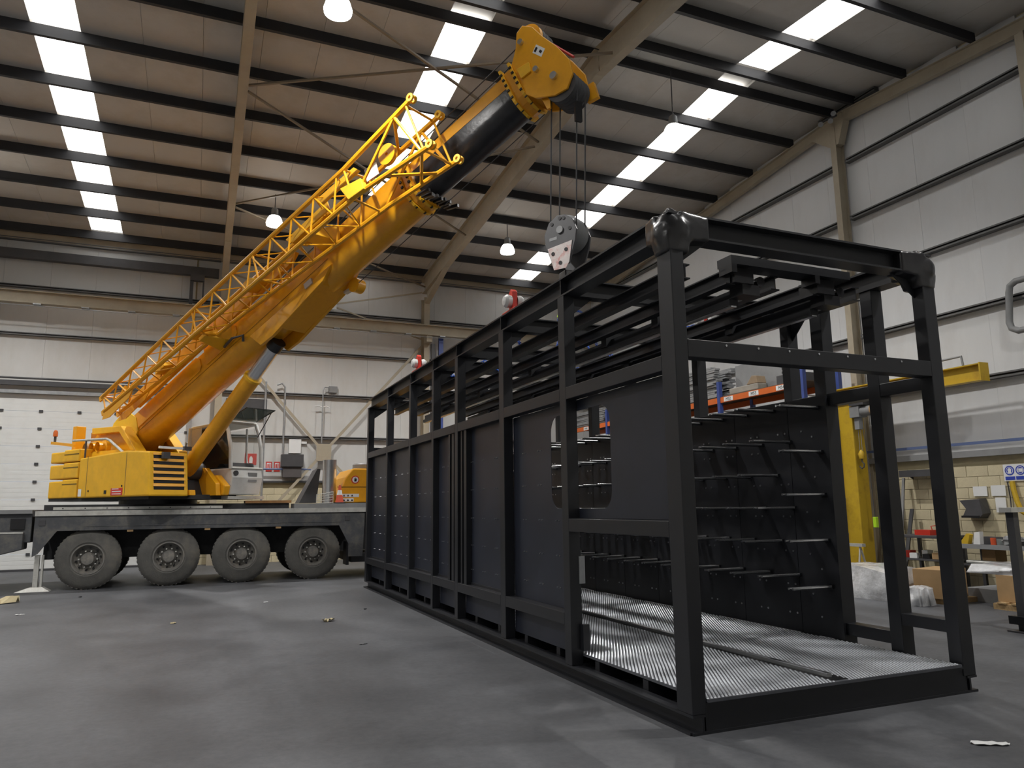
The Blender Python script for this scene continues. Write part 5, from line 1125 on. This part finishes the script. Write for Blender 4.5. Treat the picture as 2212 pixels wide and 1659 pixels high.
# ---- film-wrapped goods on the floor ---------------------------------------------
def wrapped(x0, x1, y0, y1, z0, z1, label, seed, material=FILM):
    g = random.Random(seed); nx, ny = 10, 16; bm = bmesh.new()
    bmesh.ops.create_cube(bm, size=1); bmesh.ops.subdivide_edges(bm, edges=bm.edges[:], cuts=9, use_grid_fill=True)
    ph = [g.uniform(0, 6) for _ in range(6)]
    for q in bm.verts:
        c = q.co.copy(); k = .06*math.sin(7*c.y+ph[0]+4*c.z)+.04*math.sin(13*c.x+9*c.y+ph[1])
        top = (c.z+.5)
        q.co = Vector((x0+(x1-x0)*(c.x*(1-.14*top)+.5)+k*.6, y0+(y1-y0)*(c.y*(1-.06*top)+.5)+k*.4, max(z0, z0+(z1-z0)*top*(1+k*1.2-.25*abs(c.x)**2))))
    bm.verts.index_update(); t = MB(); t.v = [tuple(q.co) for q in bm.verts]; t.f = [tuple(q.index for q in f.verts) for f in bm.faces]; t.m = [0]*len(t.f); bm.free()
    return single(t, 'wrapped_bundle', material, label, 'wrapped goods', smooth=True)
wrapped(10.72, 11.75, 9.35, 12.1, 0, .52, 'long low bundle in shiny stretch film lying on the floor behind the module', 3)
carton(11.5, 8.98, .085, .75, .5, .46, CARD, 'brown carton at the end of the shiny wrapped bundle', .2)
wrapped(10.62, 11.0, 8.7, 9.25, 0, .28, 'small heap of torn stretch film at the end of the long bundle', 8, FILM)
single(MB().box(11.2, 12.0, 8.72, 9.24, 0, .08), 'timber_bearer', WOOD, 'flat timber bearer under the brown carton', 'timber')
pl = thing('pallet', (12.0, 7.4, 0), 'low wooden pallet under the wrapped brown cartons', 'pallet')
for k in range(3): MB().box(11.42+.5*k, 11.52+.5*k, 6.75, 8.05, 0, .09).obj('bearer', WOOD, pl)
for k in range(6): MB().box(11.40, 12.6, 6.76+.215*k, 6.90+.215*k, .09, .112).obj('slat', WOOD, pl)
for k in range(3): carton(12.0, 6.98+.42*k, .113, 1.0, .40, .40, CARD, ['film-wrapped brown carton on the pallet, farthest from the bundle', 'film-wrapped brown carton in the middle of the pallet', 'film-wrapped brown carton on the pallet next to the long bundle'][k])
wrapped(11.5, 12.55, 6.8, 8.5, .515, .64, 'clear crumpled film over the cartons on the pallet', 11)
carton(12.45, 8.62, .0, .9, .55, .22, GREYM, 'low grey box on the floor behind the pallet')
# ---- steel stand at the right ------------------------------------------------------
sd_ = thing('steel_stand', (10.2, 6.5, 0), 'grey square-tube steel stand on the floor in front of the wrapped pallet', 'stand')
MB().box(9.69, 9.79, 6.43, 6.53, .02, 1.50).obj('leg', GREYD, sd_); MB().box(11.1, 11.2, 6.43, 6.53, .02, 1.50).obj('leg', GREYD, sd_)
MB().box(9.62, 11.28, 6.40, 6.56, 1.50, 1.56).obj('top_bar', ALU, sd_)
MB().box(9.60, 9.88, 6.34, 6.62, 0, .02).obj('foot_plate', GREYD, sd_); MB().box(11.02, 11.30, 6.34, 6.62, 0, .02).obj('foot_plate', GREYD, sd_)
MB().box(9.62, 9.86, 6.36, 6.60, .10, .20).obj('clamp', BLACK, sd_)
# ---- fittings on the back wall ----------------------------------------------------
YW = YB-.004
def wallbox(name, x0, x1, z0, z1, t, m, label, cat): return single(MB().box(x0, x1, YW-t, YW, z0, z1), name, m, label, cat, bevel=.006)
fs = wallbox('fire_sign', 1.26, 1.62, 3.06, 3.42, .008, SIGNR, 'square red fire extinguisher sign seen through the crane cab', 'sign'); OFF[fs] = np.array(fs.location)
MB().prism([(1.40, YW-.012, 3.12), (1.50, YW-.012, 3.12), (1.50, YW-.012, 3.28), (1.46, YW-.012, 3.34), (1.44, YW-.012, 3.34), (1.40, YW-.012, 3.28)], [(1.40, YW-.008, 3.12), (1.50, YW-.008, 3.12), (1.50, YW-.008, 3.28), (1.46, YW-.008, 3.34), (1.44, YW-.008, 3.34), (1.40, YW-.008, 3.28)]).obj('extinguisher_symbol', PAPER, fs)
for k, (x0, lab) in enumerate(((1.93, 'upright red hose sign on the back wall beside the pipe'), (2.18, 'upright red alarm sign on the back wall nearest the white box'))):
    s2 = wallbox('fire_sign', x0-.02, x0+.17, 2.85, 3.17, .008, SIGNR, lab, 'sign'); OFF[s2] = np.array(s2.location)
    MB().box(x0+.01, x0+.14, YW-.012, YW-.008, 2.93, 3.13).obj('sign_panel', PAPER, s2); MB().box(x0+.03, x0+.07, YW-.015, YW-.012, 2.97, 3.09).obj('sign_symbol', SIGNR, s2); MB().box(x0+.09, x0+.12, YW-.015, YW-.012, 2.95, 3.11).obj('sign_symbol', SIGNR, s2)
wallbox('white_cabinet', 2.59, 2.97, 3.44, 3.90, .16, PAPER, 'white electrical cabinet on the back wall', 'cabinet')
wallbox('conduit_elbow', 2.975, 3.16, 3.76, 3.84, .08, PAPER, 'short white conduit elbow beside the white cabinet', 'conduit')
dcb = thing('dark_cabinet', (2.7, YW-.15, 2.6), 'dark grey cabinet with a dark shade block below it, under the white cabinet on the back wall', 'cabinet')
MB().box(2.36, 3.05, YW-.3, YW, 3.0, 3.40).obj('upper_case', GREYD, dcb, bevel=.006)
MB().box(2.42, 3.0, YW-.24, YW, 2.66, 2.995).obj('shade_block', mat('cabinet_shade', (.09, .08, .08), .7), dcb, bevel=.006)  # dark block stands in for the shade below the cabinet
wallbox('wall_heater', .62, 1.86, 4.55, 5.18, .12, GREYD, 'large dark flat heater on the back wall behind the raised windscreen', 'heater')
wallbox('junction_box', 3.82, 4.10, 5.50, 5.72, .12, GREYM, 'small grey junction box above the girt on the back wall', 'junction box')
def pipe(pts, r, m, label, name='wall_pipe', cat='pipe'): return single(MB().tube(pts, r, 8), name, m, label, cat, smooth=True)
yp = YB-.19
pipe([(1.80, yp, 1.7), (1.80, yp, 5.75)], .035, GALV, 'grey pipe running up the back wall beside the raised windscreen')
pipe([(2.40, yp, 3.42), (2.40, yp, 5.60), (2.30, yp, 5.72), (2.15, yp, 5.66)], .030, GALV, 'grey pipe running up the back wall from the dark cabinet')
pipe([(3.62, yp, 3.8), (3.62, yp, 5.55), (3.66, yp, 5.66), (3.80, yp, 5.66)], .022, GALV, 'thin conduit from the junction box down to the brace gusset')
pipe([(1.75, yp, 2.92), (3.3, yp, 2.92)], .03, mat('tray_blue', (.10, .14, .28), .5), 'blue-grey conduit along the back wall under the red signs')
pipe([(3.36, yp, 5.0), (3.5, yp, 5.02), (3.62, yp, 4.98), (3.74, yp, 5.02), (3.84, yp, 4.98)], .018, PAPER, 'short white lamp bracket on the thin conduit', 'lamp_bracket', 'bracket')
single(MB().box(7.26, 7.40, YB-.55, YB-.45, 0, 7.35), 'cable_post', GREYD, 'tall dark post standing beside the beige portal column', 'post')
single(MB().box(7.52, 7.68, YB-.60, YB-.50, 0, 7.60), 'cable_post', BLUE, 'tall blue post standing beside the beige portal column', 'post')
bf = thing('hanging_bracket', (-.5, YB-.3, 7.9), 'dark steel hanger frame under the eave by the door', 'bracket')
MB().box(-.64, -.54, YB-.35, YB-.25, 7.9, 9.05).obj('hanger_post', GREYD, bf); MB().box(-.27, -.22, YB-.35, YB-.25, 8.0, 9.05).obj('hanger_post', GREYD, bf); MB().box(-.64, -.22, YB-.42, YB-.25, 8.85, 9.05).obj('hanger_head', GREYD, bf)
# ---- traffic cone on the crane deck -------------------------------------------------
cn = thing('traffic_cone', (3.18, 18.62, 1.79), 'orange and white traffic cone standing on the crane deck', 'traffic cone')
MB().box(3.05, 3.31, 18.52, 18.72, 1.782, 1.80).obj('base', GREYD, cn)
MB().lathe([(0, .10), (.18, .068)], (3.18, 18.62, 1.80), (0, 0, 1), 18).obj('lower_cone', mat('cone_orange', (.65, .10, .05), .5), cn, smooth=True)
MB().lathe([(.18, .068), (.30, .046)], (3.18, 18.62, 1.80), (0, 0, 1), 18).obj('white_band', PAPER, cn, smooth=True)
MB().lathe([(.30, .046), (.42, .025), (.42, 0)], (3.18, 18.62, 1.80), (0, 0, 1), 18).obj('tip', mat('cone_orange', (.65, .10, .05), .5), cn, smooth=True)
# ---- scraps on the floor --------------------------------------------------------------
def scrap(x, y, a, b, rz, m, label, fold=.02, cat='scrap', name='paper_scrap', seed=1):
    g = random.Random(seed); n = 5; t = MB(); c, s = math.cos(rz), math.sin(rz); vs = []
    for i in range(n+1):
        for j in range(n+1):
            X = (i/n-.5)*a*(1-.5*abs(j/n-.5)); Y = (j/n-.5)*b*(1-.3*(i/n)); Z = .004+fold*(abs(math.sin(i*1.3+seed))*abs(math.cos(j*1.7+seed*.7)))
            vs.append((x+X*c-Y*s, y+X*s+Y*c, Z))
    k = n+1; o = len(vs); vs += [(p[0], p[1], max(0.0005, p[2]-.003)) for p in vs]
    fs = [(i*k+j, (i+1)*k+j, (i+1)*k+j+1, i*k+j+1) for i in range(n) for j in range(n)] + [(i*k+j+1+o, (i+1)*k+j+1+o, (i+1)*k+j+o, i*k+j+o) for i in range(n) for j in range(n)]
    t.add(vs, fs); return single(t, name, m, label, cat)
KR = mat('kraft_paper', (.42, .36, .22), .8, var=.15)
scrap(-3.35, 16.62, .75, .55, .3, KR, 'large crumpled beige paper on the floor near the crane outrigger', .14, 'paper', seed=2)
scrap(5.10, 3.73, .26, .10, -.55, PAPER, 'torn white paper scrap on the floor in front of the module', .012, 'paper', seed=4)
scrap(1.86, 11.57, .20, .12, .4, KR, 'curled tan paper scrap on the floor beside the module', .05, 'paper', seed=5)
scrap(-.26, 12.42, .10, .06, .9, KR, 'tiny tan scrap on the open floor', .02, 'paper', seed=6)
scrap(1.95, 9.45, .12, .02, .3, BLACK, 'thin black sliver on the floor beside the module', .004, 'scrap', 'debris', seed=7)
scrap(2.62, 12.6, .05, .04, .3, BLACK, 'small black chip on the floor near the module rail', .02, 'scrap', 'debris', seed=8)
scrap(-2.05, 17.0, .08, .05, 1.2, BLACK, 'small black chip on the floor by the rear wheel', .02, 'scrap', 'debris', seed=9)
scrap(-2.6, 14.6, .14, .05, .2, PAPER, 'thin white scrap on the floor near the beige paper', .015, 'paper', seed=10)
scrap(1.2, 14.4, .1, .05, .5, PAPER, 'small white scrap on the floor near the crane front wheels', .01, 'paper', seed=12)
